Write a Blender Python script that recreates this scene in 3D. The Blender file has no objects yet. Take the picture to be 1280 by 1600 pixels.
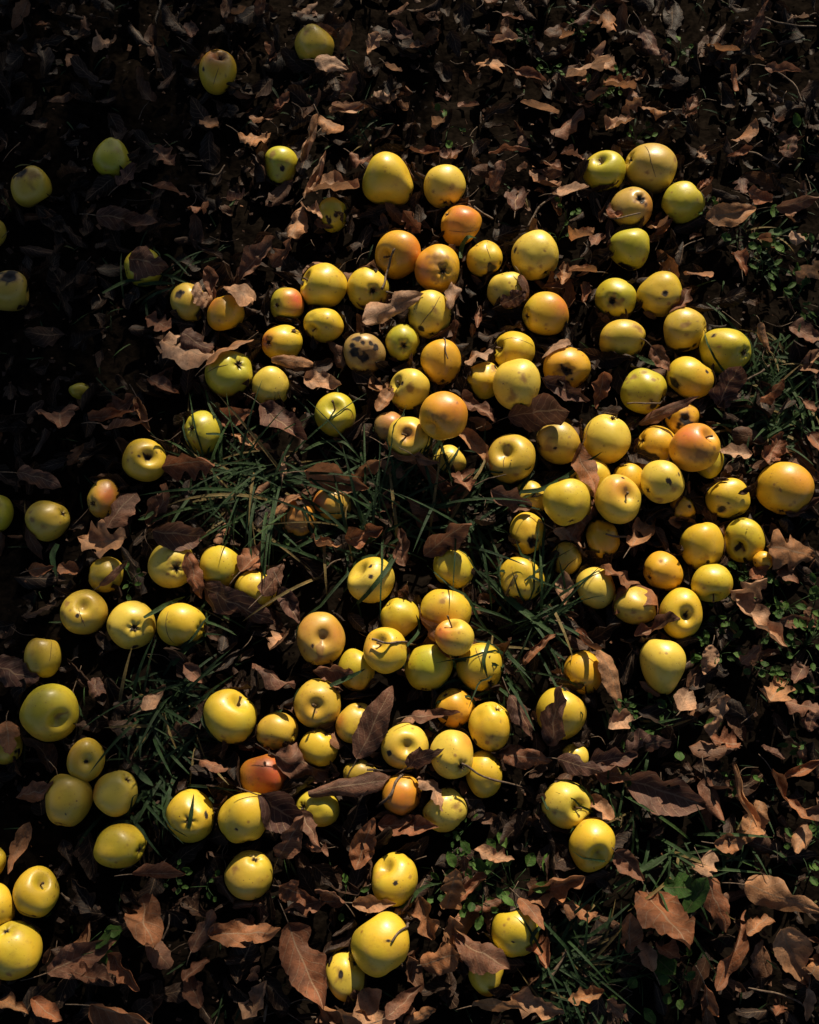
import bpy, math, random
import numpy as np
from mathutils import Vector, Matrix

R_ = math.radians
random.seed(11); RNG = np.random.default_rng(11)
S = bpy.context.scene
COL = S.collection

# ------------------------------------------------------------------ camera
PITCH, DIST, FPX = R_(71), 1.685, 1797.0
LOOK = np.array([0.0, 0.0, 0.02])
fwd = np.array([0, math.cos(PITCH), -math.sin(PITCH)])
right = np.array([1.0, 0, 0]); up = np.cross(right, fwd)
CAMP = LOOK - fwd * DIST
cd = bpy.data.cameras.new('camera'); cam = bpy.data.objects.new('camera', cd); COL.objects.link(cam)
cam.location = CAMP; cam.rotation_euler = (math.pi / 2 - PITCH, 0, 0)
cd.sensor_fit = 'VERTICAL'; cd.sensor_height = 36; cd.sensor_width = 36; cd.lens = 36 * FPX / 1600
cd.clip_start = .05; cd.clip_end = 200
S.camera = cam

# ------------------------------------------------------------------ light
EL, AZ = R_(31), R_(13)
SUN = np.array([math.sin(AZ) * math.cos(EL), math.cos(AZ) * math.cos(EL), math.sin(EL)])
w = bpy.data.worlds.new('World'); S.world = w; w.use_nodes = True
nt = w.node_tree; nt.nodes.clear()
sky = nt.nodes.new('ShaderNodeTexSky'); sky.sky_type = 'NISHITA'; sky.sun_disc = False
sky.sun_elevation = EL; sky.sun_rotation = AZ
bg = nt.nodes.new('ShaderNodeBackground'); bg.inputs[1].default_value = 0.05
wo = nt.nodes.new('ShaderNodeOutputWorld')
nt.links.new(sky.outputs[0], bg.inputs[0]); nt.links.new(bg.outputs[0], wo.inputs[0])
sl = bpy.data.lights.new('sun', 'SUN'); sl.energy = 5.0; sl.angle = R_(0.5); sl.color = (1, .87, .65)
so = bpy.data.objects.new('sun', sl); COL.objects.link(so); so.location = SUN * 12
so.rotation_euler = Vector(SUN).to_track_quat('Z', 'Y').to_euler()
S.view_settings.view_transform = 'Standard'; S.view_settings.look = 'None'
S.view_settings.gamma = 1; S.view_settings.use_curve_mapping = False
S.view_settings.exposure = 0.5

# ------------------------------------------------------------------ helpers
def px(u, v, h=0.0):
    """point of the photograph's pixel on the horizontal plane z = h"""
    d = fwd * FPX + right * (u - 640) - up * (v - 800)
    t = (h - CAMP[2]) / d[2]
    return CAMP + d * t

def depth(p): return float(np.dot(p - CAMP, fwd))
def topx(p):
    q = p - CAMP; z = np.dot(q, fwd)
    return 640 + FPX * np.dot(q, right) / z, 800 - FPX * np.dot(q, up) / z

def mesh(name, V, F, mat=None, attrs=None, uv=None, smooth=True):
    """V (n,3); F (m,4) or (m,3) index arrays, or a list of such arrays"""
    me = bpy.data.meshes.new(name)
    Fs = F if isinstance(F, list) else [F]
    Fs = [np.asarray(f, np.int32) for f in Fs if len(f)]
    loops = np.concatenate([f.ravel() for f in Fs])
    tot = np.concatenate([np.full(len(f), f.shape[1], np.int32) for f in Fs])
    start = np.concatenate([[0], np.cumsum(tot)[:-1]]).astype(np.int32)
    me.vertices.add(len(V)); me.vertices.foreach_set('co', np.asarray(V, np.float32).ravel())
    me.loops.add(len(loops)); me.loops.foreach_set('vertex_index', loops)
    me.polygons.add(len(tot)); me.polygons.foreach_set('loop_start', start)
    me.update(calc_edges=True)
    if smooth: me.polygons.foreach_set('use_smooth', np.ones(len(tot), bool))
    for k, a in (attrs or {}).items():
        at = me.attributes.new(k, 'FLOAT', 'POINT'); at.data.foreach_set('value', np.asarray(a, np.float32))
    if uv is not None:
        l = me.uv_layers.new(name='UVMap'); l.data.foreach_set('uv', np.asarray(uv, np.float32)[loops].ravel())
    if mat: me.materials.append(mat)
    me.validate()
    return me

def obj(name, me, parent=None, loc=None):
    o = bpy.data.objects.new(name, me); COL.objects.link(o)
    if parent: o.parent = parent
    if loc is not None: o.location = loc
    return o

def tag(o, label, cat, group=None, kind=None):
    if label: o['label'] = label
    if cat: o['category'] = cat
    if group: o['group'] = group
    if kind: o['kind'] = kind
    return o

def grid_faces(nr, nc, wrap=False, off=0):
    i, j = np.meshgrid(np.arange(nr - 1), np.arange(nc if wrap else nc - 1), indexing='ij')
    j2 = (j + 1) % nc
    return np.stack([i * nc + j, i * nc + j2, (i + 1) * nc + j2, (i + 1) * nc + j], -1).reshape(-1, 4) + off

def tube(pts, r0, r1, n=6):
    pts = np.asarray(pts, float); m = len(pts)
    tan = np.gradient(pts, axis=0); tan /= np.linalg.norm(tan, axis=1)[:, None] + 1e-9
    ref = np.array([0.3, 0.2, 1.0]); a = np.cross(tan, ref); a /= np.linalg.norm(a, axis=1)[:, None] + 1e-9
    b = np.cross(tan, a)
    rr = np.linspace(r0, r1, m)[:, None, None] if np.isscalar(r0) else np.asarray(r0)[:, None, None]
    ph = np.linspace(0, 2 * math.pi, n, endpoint=False)
    V = pts[:, None] + rr * (np.cos(ph)[None, :, None] * a[:, None] + np.sin(ph)[None, :, None] * b[:, None])
    V = V.reshape(-1, 3); F = [grid_faces(m, n, True)]
    k = len(V); V = np.vstack([V, pts[0], pts[-1]])
    c0 = np.array([[k, (i + 1) % n, i] for i in range(n)]); o = (m - 1) * n
    c1 = np.array([[k + 1, o + i, o + (i + 1) % n] for i in range(n)])
    return V, F + [np.vstack([c0, c1])]

def spline(P, n=14):
    P = [np.asarray(p, float) for p in P]
    if len(P) == 2: return np.array([P[0] + (P[1] - P[0]) * t for t in np.linspace(0, 1, n)])
    Q = [2 * P[0] - P[1]] + P + [2 * P[-1] - P[-2]]; out = []
    for t in np.linspace(0, len(P) - 1 - 1e-6, n):
        i = int(t); f = t - i; a, b, c, d = Q[i:i + 4]
        out.append(.5 * (2 * b + (c - a) * f + (2 * a - 5 * b + 4 * c - d) * f * f + (3 * b - a - 3 * c + d) * f ** 3))
    return np.array(out)

def wob(X, seed, fr, n=6):
    """smooth pseudo noise of points X (n,3) in about -1..1"""
    g = np.random.default_rng(seed); o = np.zeros(len(X))
    for k in range(n):
        d = g.normal(size=3); d /= np.linalg.norm(d)
        o += np.sin(X @ d * fr * g.uniform(.6, 1.6) + g.uniform(0, 6.28))
    return o / (n ** .5 * 1.25)

# ------------------------------------------------------------------ materials
def newmat(name):
    m = bpy.data.materials.new(name); m.use_nodes = True; t = m.node_tree
    b = t.nodes['Principled BSDF']; return m, t, b
def N(t, ty, **kw):
    n = t.nodes.new(ty)
    for k, v in kw.items(): setattr(n, k, v)
    return n
def ramp(t, stops):
    r = N(t, 'ShaderNodeValToRGB'); e = r.color_ramp.elements
    while len(e) < len(stops): e.new(.5)
    for x, (p, c) in zip(e, stops):
        x.position = p; x.color = (*c, 1) if len(c) == 3 else c
    return r
def mixc(t, fac, a, b, mode='MIX'):
    m = N(t, 'ShaderNodeMix', data_type='RGBA', blend_type=mode)
    for s, v in ((0, fac), (6, a), (7, b)):
        if isinstance(v, (int, float)): m.inputs[s].default_value = v
        elif isinstance(v, tuple): m.inputs[s].default_value = (*v, 1)
        else: t.links.new(v, m.inputs[s])
    return m.outputs[2]
def math_(t, op, a, b=None, clamp=False):
    m = N(t, 'ShaderNodeMath', operation=op, use_clamp=clamp)
    for i, v in enumerate((a, b)):
        if v is None: continue
        if isinstance(v, (int, float)): m.inputs[i].default_value = v
        else: t.links.new(v, m.inputs[i])
    return m.outputs[0]
def ramp_out(t, src, stops):
    r = ramp(t, stops); t.links.new(src, r.inputs[0]); return r.outputs[0]
def attr(t, n):
    return N(t, 'ShaderNodeAttribute', attribute_name=n).outputs['Fac']

def mat_apple():
    m, t, b = newmat('apple_skin'); L = t.links
    tc = N(t, 'ShaderNodeTexCoord'); oi = N(t, 'ShaderNodeObjectInfo')
    ad = N(t, 'ShaderNodeVectorMath', operation='ADD'); L.new(tc.outputs['Object'], ad.inputs[0])
    sc = math_(t, 'MULTIPLY', oi.outputs['Random'], 37.0); L.new(sc, ad.inputs[1])
    def noise(s, d=4, r=.6):
        n = N(t, 'ShaderNodeTexNoise'); n.inputs['Scale'].default_value = s; n.inputs['Detail'].default_value = d
        n.inputs['Roughness'].default_value = r; L.new(ad.outputs[0], n.inputs['Vector']); return n.outputs['Fac']
    n1, n2, n3 = noise(38), noise(170, 5), noise(520, 3)
    base = mixc(t, n1, (.70, .435, .016), (.62, .42, .030))
    nb = noise(17, 3, .55)
    base = mixc(t, ramp_out(t, nb, [(.46, (0, 0, 0)), (.70, (.75, .75, .75))]), base, (.50, .42, .022))
    base = mixc(t, ramp_out(t, nb, [(.30, (.6, .6, .6)), (.46, (0, 0, 0))]), base, (.66, .34, .016))
    base = mixc(t, attr(t, 'pale'), base, (.70, .50, .075))
    base = mixc(t, attr(t, 'green'), base, (.42, .385, .022))
    base = mixc(t, attr(t, 'gold'), base, (.66, .33, .018))
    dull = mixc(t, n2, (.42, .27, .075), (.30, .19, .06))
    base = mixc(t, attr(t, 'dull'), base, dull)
    # blush broken up by the mottling of the skin
    bl = math_(t, 'MULTIPLY', attr(t, 'blush'), math_(t, 'ADD', .55, math_(t, 'MULTIPLY', n2, .9)), True)
    base = mixc(t, bl, base, (.56, .105, .028))
    # lenticels
    vo = N(t, 'ShaderNodeTexVoronoi'); vo.inputs['Scale'].default_value = 165; L.new(ad.outputs[0], vo.inputs['Vector'])
    dot = ramp(t, [(0, (1, 1, 1)), (.10, (1, 1, 1)), (.17, (0, 0, 0))]); L.new(vo.outputs['Distance'], dot.inputs[0])
    dm = math_(t, 'MULTIPLY', dot.outputs[0], math_(t, 'MULTIPLY', math_(t, 'SUBTRACT', n1, .42, True), 5.0, True))
    base = mixc(t, math_(t, 'MULTIPLY', dm, .75), base, (.20, .085, .02))
    v2 = N(t, 'ShaderNodeTexVoronoi'); v2.inputs['Scale'].default_value = 68; L.new(ad.outputs[0], v2.inputs['Vector'])
    fr = math_(t, 'MULTIPLY', ramp_out(t, v2.outputs['Distance'], [(.08, (1, 1, 1)), (.2, (0, 0, 0))]), ramp_out(t, noise(23, 2), [(.48, (0, 0, 0)), (.6, (1, 1, 1))]))
    base = mixc(t, math_(t, 'MULTIPLY', fr, .7), base, (.22, .085, .022))
    base = mixc(t, ramp_out(t, noise(27, 5, .6), [(.62, (0, 0, 0)), (.74, (.55, .55, .55))]), base, (.34, .165, .045))
    # faint russet scuffs
    ru = ramp(t, [(.54, (0, 0, 0)), (.68, (1, 1, 1))]); L.new(noise(55, 8, .78), ru.inputs[0])
    base = mixc(t, math_(t, 'MULTIPLY', ru.outputs[0], .42), base, (.30, .15, .035))
    edge = math_(t, 'ADD', -.25, math_(t, 'MULTIPLY', n2, .5))
    br = math_(t, 'MULTIPLY', math_(t, 'ADD', attr(t, 'brown'), edge), 1.9, True)
    br = math_(t, 'MINIMUM', br, math_(t, 'MULTIPLY', attr(t, 'brown'), 4.0, True))
    base = mixc(t, math_(t, 'MULTIPLY', br, .74), base, mixc(t, n3, (.27, .115, .032), (.15, .060, .020)))
    dk = math_(t, 'MULTIPLY', math_(t, 'ADD', attr(t, 'dark'), math_(t, 'MULTIPLY', edge, .8)), 2.6, True)
    dk = math_(t, 'MINIMUM', dk, math_(t, 'MULTIPLY', attr(t, 'dark'), 4.0, True))
    base = mixc(t, dk, base, (.014, .008, .006))
    L.new(base, b.inputs['Base Color'])
    ro = math_(t, 'ADD', math_(t, 'MULTIPLY', n2, .34), math_(t, 'ADD', .26, math_(t, 'MULTIPLY', math_(t, 'ADD', br, dk), .25)))
    L.new(ro, b.inputs['Roughness'])
    b.inputs['Specular IOR Level'].default_value = .5
    b.inputs['Coat Weight'].default_value = .16; b.inputs['Coat Roughness'].default_value = .24
    b.inputs['Subsurface Weight'].default_value = .06; b.inputs['Subsurface Radius'].default_value = (1, .55, .12)
    b.inputs['Subsurface Scale'].default_value = .004
    bu = N(t, 'ShaderNodeBump'); bu.inputs['Strength'].default_value = .16; bu.inputs['Distance'].default_value = .0014
    h = math_(t, 'ADD', n2, math_(t, 'MULTIPLY', math_(t, 'ADD', dm, br), -.8)); L.new(h, bu.inputs['Height'])
    L.new(bu.outputs[0], b.inputs['Normal'])
    return m

def mat_leaf(name, stops, trans=.22, vein=.75):
    m, t, b = newmat(name); L = t.links
    uv = N(t, 'ShaderNodeUVMap'); sx = N(t, 'ShaderNodeSeparateXYZ'); L.new(uv.outputs[0], sx.inputs[0])
    s = math_(t, 'ABSOLUTE', math_(t, 'SUBTRACT', sx.outputs[0], .5)); tt = sx.outputs[1]
    tc = N(t, 'ShaderNodeTexCoord')
    n = N(t, 'ShaderNodeTexNoise'); n.inputs['Scale'].default_value = 70; n.inputs['Detail'].default_value = 7
    n.inputs['Roughness'].default_value = .65; L.new(tc.outputs['Object'], n.inputs['Vector'])
    n2 = N(t, 'ShaderNodeTexNoise'); n2.inputs['Scale'].default_value = 420; n2.inputs['Detail'].default_value = 4
    L.new(tc.outputs['Object'], n2.inputs['Vector'])
    lat = math_(t, 'FRACT', math_(t, 'SUBTRACT', math_(t, 'MULTIPLY', tt, 8.0), math_(t, 'ADD', math_(t, 'MULTIPLY', s, 4.2), math_(t, 'MULTIPLY', n.outputs[0], .5))))
    lat = math_(t, 'LESS_THAN', math_(t, 'ABSOLUTE', math_(t, 'SUBTRACT', lat, .5)), .055)
    mid = math_(t, 'LESS_THAN', s, .022)
    v = math_(t, 'MAXIMUM', mid, math_(t, 'MULTIPLY', lat, .6))
    r = ramp(t, stops); r.color_ramp.interpolation = 'LINEAR'
    L.new(attr(t, 'tone'), r.inputs[0])
    c = mixc(t, 1.0, r.outputs[0], ramp_out(t, n.outputs[0], [(.25, (.42, .40, .40)), (.5, (.95, .95, .95)), (.75, (1.45, 1.38, 1.3))]), 'MULTIPLY')
    c = mixc(t, math_(t, 'MULTIPLY', v, vein), c, (.30, .20, .13))
    n3 = N(t, 'ShaderNodeTexNoise'); n3.inputs['Scale'].default_value = 26; n3.inputs['Detail'].default_value = 3
    L.new(tc.outputs['Object'], n3.inputs['Vector'])
    c = mixc(t, 1.0, c, ramp_out(t, n3.outputs[0], [(.3, (.50, .47, .47)), (.5, (1, 1, 1)), (.72, (1.25, 1.12, .98))]), 'MULTIPLY')
    sp = ramp_out(t, n2.outputs[0], [(.60, (0, 0, 0)), (.70, (1, 1, 1))])
    c = mixc(t, math_(t, 'MULTIPLY', sp, .55), c, (.03, .018, .012))
    L.new(c, b.inputs['Base Color']); b.inputs['Roughness'].default_value = .58
    b.inputs['Specular IOR Level'].default_value = .2
    bu = N(t, 'ShaderNodeBump'); bu.inputs['Strength'].default_value = .8; bu.inputs['Distance'].default_value = .0022
    h = math_(t, 'ADD', math_(t, 'MULTIPLY', v, -.35), math_(t, 'ADD', n.outputs[0], math_(t, 'MULTIPLY', n2.outputs[0], .35)))
    L.new(h, bu.inputs['Height']); L.new(bu.outputs[0], b.inputs['Normal'])
    tr = N(t, 'ShaderNodeBsdfTranslucent'); L.new(c, tr.inputs[0]); L.new(bu.outputs[0], tr.inputs['Normal'])
    mx = N(t, 'ShaderNodeMixShader'); mx.inputs[0].default_value = trans
    L.new(b.outputs[0], mx.inputs[1]); L.new(tr.outputs[0], mx.inputs[2])
    L.new(mx.outputs[0], t.nodes['Material Output'].inputs[0])
    return m

def mat_simple(name, c0, c1, scale=200, rough=.7, bump=.4):
    m, t, b = newmat(name); L = t.links
    tc = N(t, 'ShaderNodeTexCoord'); n = N(t, 'ShaderNodeTexNoise'); n.inputs['Scale'].default_value = scale
    n.inputs['Detail'].default_value = 6; L.new(tc.outputs['Object'], n.inputs['Vector'])
    L.new(ramp_out(t, n.outputs[0], [(.3, c0), (.7, c1)]), b.inputs['Base Color']); b.inputs['Roughness'].default_value = rough
    b.inputs['Specular IOR Level'].default_value = .25 if rough < .95 else 0
    bu = N(t, 'ShaderNodeBump'); bu.inputs['Strength'].default_value = bump; bu.inputs['Distance'].default_value = .003
    L.new(n.outputs[0], bu.inputs['Height']); L.new(bu.outputs[0], b.inputs['Normal'])
    return m

M_APPLE = mat_apple()
# tone: 0 dark purple brown .. .3 brown .. .55 reddish .. .75 orange tan .. 1 pale grey tan
LEAF_STOPS = [(0, (.085, .042, .034)), (.25, (.175, .084, .054)), (.5, (.225, .086, .042)), (.75, (.345, .168, .078)), (1, (.40, .240, .155))]
M_LEAF = mat_leaf('dry_leaf', LEAF_STOPS)
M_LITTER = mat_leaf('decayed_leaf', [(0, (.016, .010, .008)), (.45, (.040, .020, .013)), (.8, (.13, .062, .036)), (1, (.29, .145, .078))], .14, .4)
M_GRASS = mat_leaf('grass_leaf', [(0, (.016, .040, .017)), (.5, (.028, .062, .022)), (.85, (.046, .092, .026)), (1, (.20, .15, .06))], .25, .08)
M_WEED = mat_leaf('weed_leaf', [(0, (.032, .082, .016)), (1, (.070, .15, .026))], .25, .25)
M_TREE = mat_leaf('tree_leaf', [(0, (.05, .09, .02)), (1, (.12, .12, .03))], .06, .2)
M_STEM = mat_simple('apple_stem', (.06, .035, .018), (.16, .10, .05), 300)
M_CALYX = mat_simple('dried_calyx', (.02, .013, .009), (.10, .065, .035), 300)
M_TWIG = mat_simple('twig_bark', (.05, .032, .022), (.19, .13, .09), 220)
M_BARK = mat_simple('tree_bark', (.05, .04, .032), (.16, .13, .10), 30, .9, .9)
M_SOIL = mat_simple('dark_soil', (.003, .0024, .002), (.011, .008, .006), 90, 1.0, 1.0)

# ------------------------------------------------------------------ ground
def axis(n0, half, far):
    a = np.linspace(-half, half, n0); e = np.array([1.3, 1.6, 2.2, 3.2, 5, 9, 18, 40]) * half
    e = e[e < far] if far else e
    return np.concatenate([-e[::-1], a, e])
gx, gy = axis(190, 1.15, 40), axis(230, 1.4, 40)
GX, GY = np.meshgrid(gx, gy); PXY = np.stack([GX.ravel(), GY.ravel(), 0 * GX.ravel()], 1)
def ground_h(P):
    P = np.atleast_2d(P); Q = P * [1, 1, 0]
    return .008 * wob(Q, 5, 22) + .006 * wob(Q, 6, 70) + .004 * wob(Q, 7, 210) - .009
GV = PXY.copy(); GV[:, 2] = ground_h(PXY)
go = obj('ground', mesh('ground', GV, grid_faces(len(gy), len(gx)), M_SOIL)); go['kind'] = 'structure'

# u, v, rx, ry, visible end ('s' stem, 'c' calyx, 'n' none, 'a' axis angle), its pixel, tone, marks, label
APPLES = [
(341,113,29,35,'s',349,90,'Y',[('b',352,88,17),('r',342,92,22,.8),('k',350,90,6),('k',324,117,2.6),('l',346,118,338,140)],'yellow apple with a rotten reddish top|lying alone at the upper left'),
(491,73,31,32,'a',80,0,'D',[('b',478,58,10),'lump'],'dull yellow apple topmost in the photo|with a pale dry leaf across its lower edge'),
(175,247,29,31,'a',-100,0,'G',['pear'],'plain greenish apple narrowing downward|alone in the shade at the left'),
(50,292,30,32,'n',0,0,'D',[('k',40,275,11),('b',58,280,16)],'dim apple with painted leaf shade on top|in the deep shade near the left edge'),  # leaf shade on top, put in as a dark sunken mark
(440,260,26,30,'a',85,0,'G',[('b',431,247,9),('k',446,270,4),('b',437,281,3),'pear'],'small egg shaped apple with a brown patch|left of the upright curled leaves'),
(606,280,40,40,'a',150,0,'Y',[('g',570,282,20),'pear'],'big smooth lopsided lemon yellow apple|at the top of the pile'),
(695,292,33,32,'a',95,0,'P',[('b',709,297,6),('b',676,305,4),('b',690,318,5)],'yellow apple with one dusky spot|just right of the big lopsided one'),
(521,336,23,27,'n',0,0,'G',[('k',527,342,4),('k',516,351,4),('k',513,345,2)],'small apple with black worm holes|half under a leaf above the pile'),
(721,352,32,32,'n',0,0,'O',[('r',727,335,30,.75),('l',700,365,748,362)],'orange topped apple with a thin curved split|under a bent twig'),
(622,398,36,37,'s',598,409,'O',[('r',648,392,28,.55)],'golden apple with a twig over its cavity|left of the bruised orange apple'),
(683,420,35,38,'c',691,429,'O',[('b',681,412,17),('r',655,425,24,.7),('b',676,440,6)],'orange apple with a grey bruise round its eye|touched by a green grass blade'),
(757,404,28,29,'a',-60,0,'Y',[('k',768,421,8),('l',757,385,764,410)],'yellow apple with a hollow at its foot|and a dark scar line'),
(836,399,37,39,'a',120,0,'P',[('b',803,393,5),('k',803,394,3),('b',825,424,7),('b',810,375,5),('b',845,400,4)],'large pale yellow apple with brown freckles|above the blushed apple'),
(792,455,31,30,'n',0,0,'P',[],'pale yellow apple under two bent leaves|right of the pile top'),
(852,490,36,34,'a',10,0,'Y',[('r',878,480,25,.7),('b',852,509,4)],'yellow apple with a peach blush on its right|above a wrinkled leaf'),
(506,446,37,35,'s',474,435,'Y',[('b',477,432,5),('b',525,461,2)],'large yellow apple cleft on its left side|at the left of the pile'),
(575,451,33,33,'c',584,461,'Y',[('b',585,460,10)],'yellow apple with its dark eye facing down|beside the cleft yellow apple'),
(506,508,32,27,'s',486,521,'Y',[('b',512,504,2)],'small bright yellow apple|directly below the cleft yellow apple'),
(449,477,27,28,'c',434,480,'G',[('r',469,470,20,1.0)],'small apple with a red flush on its right|left of the cleft yellow apple'),
(295,472,28,31,'n',0,0,'D',[('k',284,467,7)],'dull apple with a round black wormhole|and a leaf on its right'),
(353,489,29,29,'n',0,0,'O',[('r',335,478,12,.5)],'golden apple half in a leaf shadow|at the far left of the pile'),
(441,536,32,29,'c',419,538,'Y',[('r',414,535,16,.9)],'yellow apple with an orange end and small eye|tucked behind a curled leaf rim'),
(671,492,34,37,'a',100,0,'P',[('l',655,518,686,468),('b',680,490,5),('k',655,514,4)],'pale apple with a long straight split|beside an upright folded leaf'),
(570,553,33,32,'n',0,0,'B',[('k',560,535,5),('k',568,540,4),('k',552,555,7),('k',572,562,9),('k',580,540,4),('k',590,545,3),('k',550,545,4),('b',575,560,26)],'rotten brown apple pocked with black spots|left of the small bright green apple'),
(629,535,27,29,'c',631,544,'G',[('g',625,530,25),('b',631,544,10)],'small bright green apple with a dark eye|in the middle of the upper pile'),
(689,566,32,35,'a',95,0,'O',[('b',668,556,2)],'smooth golden barrel shaped apple|right of the small bright green apple'),
(640,608,32,32,'s',614,600,'P',[('k',628,603,3.5),('b',640,612,8)],'pale apple with one small black nick|above the large bruised orange apple'),
(358,585,37,37,'c',379,571,'G',[('l',327,585,362,574)],'large green apple with an open eye|sheltered by a standing leaf'),
(423,604,29,31,'a',110,0,'P',[('b',420,628,5),('d',425,636,8,.006)],'pale yellow apple with a ragged bottom edge|left of the pale green apple'),
(524,648,32,35,'s',524,636,'G',['stem'],'pale green apple with its stem hollow upward|above the grass'),
(317,676,30,35,'c',304,671,'G',[('b',310,695,3)],'yellow green apple with its eye to the left|beside reddish brown leaves'),
(125,611,17,13,'n',0,0,'G',[],'tiny round green apple|alone in the dark at the left'),
(226,719,35,34,'s',240,714,'Y',[('k',240,713,9),('b',206,720,2),'nostem',('d',241,714,16,.007)],'yellow apple with a deep dark core hole|right of the small blushed apple'),
(162,780,25,31,'c',150,787,'D',[('r',176,770,20,.8)],'small apple with a pink flush|crossed by a dark grass shadow'),
(75,814,33,32,'n',0,0,'D',[('b',60,815,6),('b',75,825,6),('b',55,802,4)],'speckled dull yellow apple|below a dark leaf near the left edge'),
(-10,801,30,31,'n',0,0,'G',[],'green apple cut off by the left edge|beside the speckled dull one'),
(-12,364,21,22,'n',0,0,'D',[],'dark apple sliver at the left edge|highest on that edge'),
(12,455,33,31,'n',0,0,'T',[('k',22,436,11),('n',28,462,14,.005),'lump'],'lumpy brownish apple in deep shade|at the left edge'),
(224,417,30,30,'n',0,0,'G',[],'apple almost hidden under a brown leaf|above the shaded grass at left'),
(944,268,33,32,'s',931,252,'G',[('b',932,250,7),('b',946,255,2)],'green apple with its hollow at upper left|beside the big tan apple'),
(1017,263,40,38,'a',-20,0,'T',[('l',1002,235,1018,285),('b',1005,280,4),('b',1048,258,7)],'big tan apple with a curved split|at the top right of the apples'),
(987,325,33,33,'c',995,316,'T',[('b',994,316,15),('k',995,316,8),('r',1012,325,20,.4)],'brownish apple with a wide dark crusted eye|below the big tan apple'),
(1067,317,34,32,'c',1091,297,'G',[('b',1085,340,4)],'green yellow apple with its eye at upper right|above a tan leaf'),
(983,389,32,32,'a',100,0,'G',[('b',1002,408,5),'pear'],'smooth green apple with a cone top|alone below the crusted apple'),
(962,466,32,32,'c',951,474,'G',[('b',952,475,13),('k',950,475,6)],'green apple with a dark rotten eye|left of the apple with a round hole'),
(1031,460,36,35,'a',130,0,'D',[('k',1028,462,5),('b',1020,470,3),('b',1052,470,5),('b',1035,478,4),'lump'],'tan yellow apple with one round black hole|right of the pile'),
(972,530,36,30,'a',160,0,'D',[('b',995,518,11),('g',960,545,30)],'olive green oval apple with scuffed skin|above a grass tuft'),
(1070,515,35,35,'a',180,0,'D',[('n',1040,520,8,.009),('d',1046,512,6,.006),('b',1062,513,8),('b',1065,530,5),('k',1081,546,4)],'yellow apple with a knob on its left side|above the wounded yellow apple'),
(1133,549,40,36,'c',1157,555,'G',[('k',1110,527,3),('b',1113,545,5)],'large green apple with its eye at right|rightmost of the upper right group'),
(1079,591,37,34,'n',0,0,'Y',[('k',1050,600,8),('k',1099,583,3.5)],'yellow apple with a black wound on its left|touching the large green apple'),
(1006,611,37,36,'n',0,0,'G',[('b',985,590,9),('b',1002,582,8),('b',1014,596,5),('k',1015,635,6),('b',1010,638,10)],'green mottled apple with torn brown patches|crossed by a straw at its foot'),
(803,548,33,31,'s',774,543,'Y',[('l',780,534,832,545)],'yellow apple with a ring split|behind a big smooth yellow apple'),
(807,601,37,40,'a',95,0,'P',[('b',796,626,9),('b',815,600,6)],'big smooth pale yellow apple|in the centre right above a dark flat leaf'),
(757,595,28,29,'n',0,0,'Y',[('d',769,578,13,.012),('b',770,577,9),('k',775,576,5)],'half eaten yellow apple|behind the big smooth pale one'),
(886,575,37,33,'c',880,583,'O',[('k',881,584,9),('b',872,581,12)],'golden apple with a black rotten eye|under a wrinkled pale leaf'),
(693,650,38,38,'s',668,672,'O',[('r',710,640,34,.5),('b',691,653,9),'nostem',('d',670,672,11,.006)],'large bruised orange apple|in the centre of the pile'),
(641,685,35,34,'s',637,683,'P',[('b',637,681,11),('r',642,680,16,.6),('d',625,700,9,.004)],'cream yellow apple with a folded stem hollow|left of the large bruised orange apple'),
(612,668,27,25,'n',0,0,'B',[('r',615,655,20,.4)],'rotten brown orange apple|behind the cream folded one'),
(702,718,27,23,'n',0,0,'P',[],'pale apple half under leaves and a twig|below the large bruised orange apple'),
(798,717,38,39,'s',782,705,'D',[('l',780,712,786,730),('b',810,716,2),('b',800,740,4),'nostem'],'olive gold apple with a deep bare stem hollow|right of an orange brown leaf'),
(872,692,34,34,'n',0,0,'T',[('g',875,672,22),('k',866,703,3),('b',857,703,14)],'greyish bruised apple with red specks|left of the plump pale apple'),
(948,686,37,39,'c',957,652,'P',[('r',948,722,18,.25)],'plump pale yellow apple with its eye on top|right of a standing brown leaf'),
(1026,696,30,31,'n',0,0,'O',[('n',1003,705,8,.011),('g',999,708,10),('d',1012,703,7,.006)],'kidney shaped golden apple with a green knob|left of the pink orange apple'),
(1066,654,26,27,'n',0,0,'O',[('k',1067,658,9),('b',1067,656,17)],'rotten orange apple with a large black hole|under a curled leaf edge'),
(1086,699,39,38,'s',1106,679,'O',[('r',1068,678,36,.75),('b',1088,715,14)],'big pink orange apple with a short stem|on top of the right hand pile'),
(1108,718,22,30,'n',0,0,'G',[],'green apple peeping out on the right|from behind the pink orange apple'),
(1035,753,34,34,'n',0,0,'P',[('k',1040,752,3.5),('b',1050,766,8),('b',1030,783,10),('k',1056,742,2)],'pale yellow apple with one small pit|below the kidney shaped apple'),
(984,753,26,29,'n',0,0,'O',[('d',985,748,7,.005)],'small orange apple wedged behind|the two pitted pale apples'),
(965,780,36,39,'s',978,770,'P',[('r',966,757,24,.5),('b',976,758,5),('k',970,746,2),('d',980,775,12,.006)],'cream pink apple with a deep stem cavity|in the middle of the right pile'),
(922,748,31,31,'n',0,0,'Y',[],'yellow apple behind a standing brown leaf|below the plump pale apple'),
(885,785,37,37,'a',100,0,'L',[],'big lime yellow apple with a torn leaf on it|crossed by a long blade'),
(905,800,24,27,'n',0,0,'Y',[],'yellow apple sliver|behind the big lime yellow apple'),
(829,776,27,26,'n',0,0,'D',[('b',834,765,4)],'shaded yellow apple under a long grass blade|left of the big lime yellow apple'),
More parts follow.
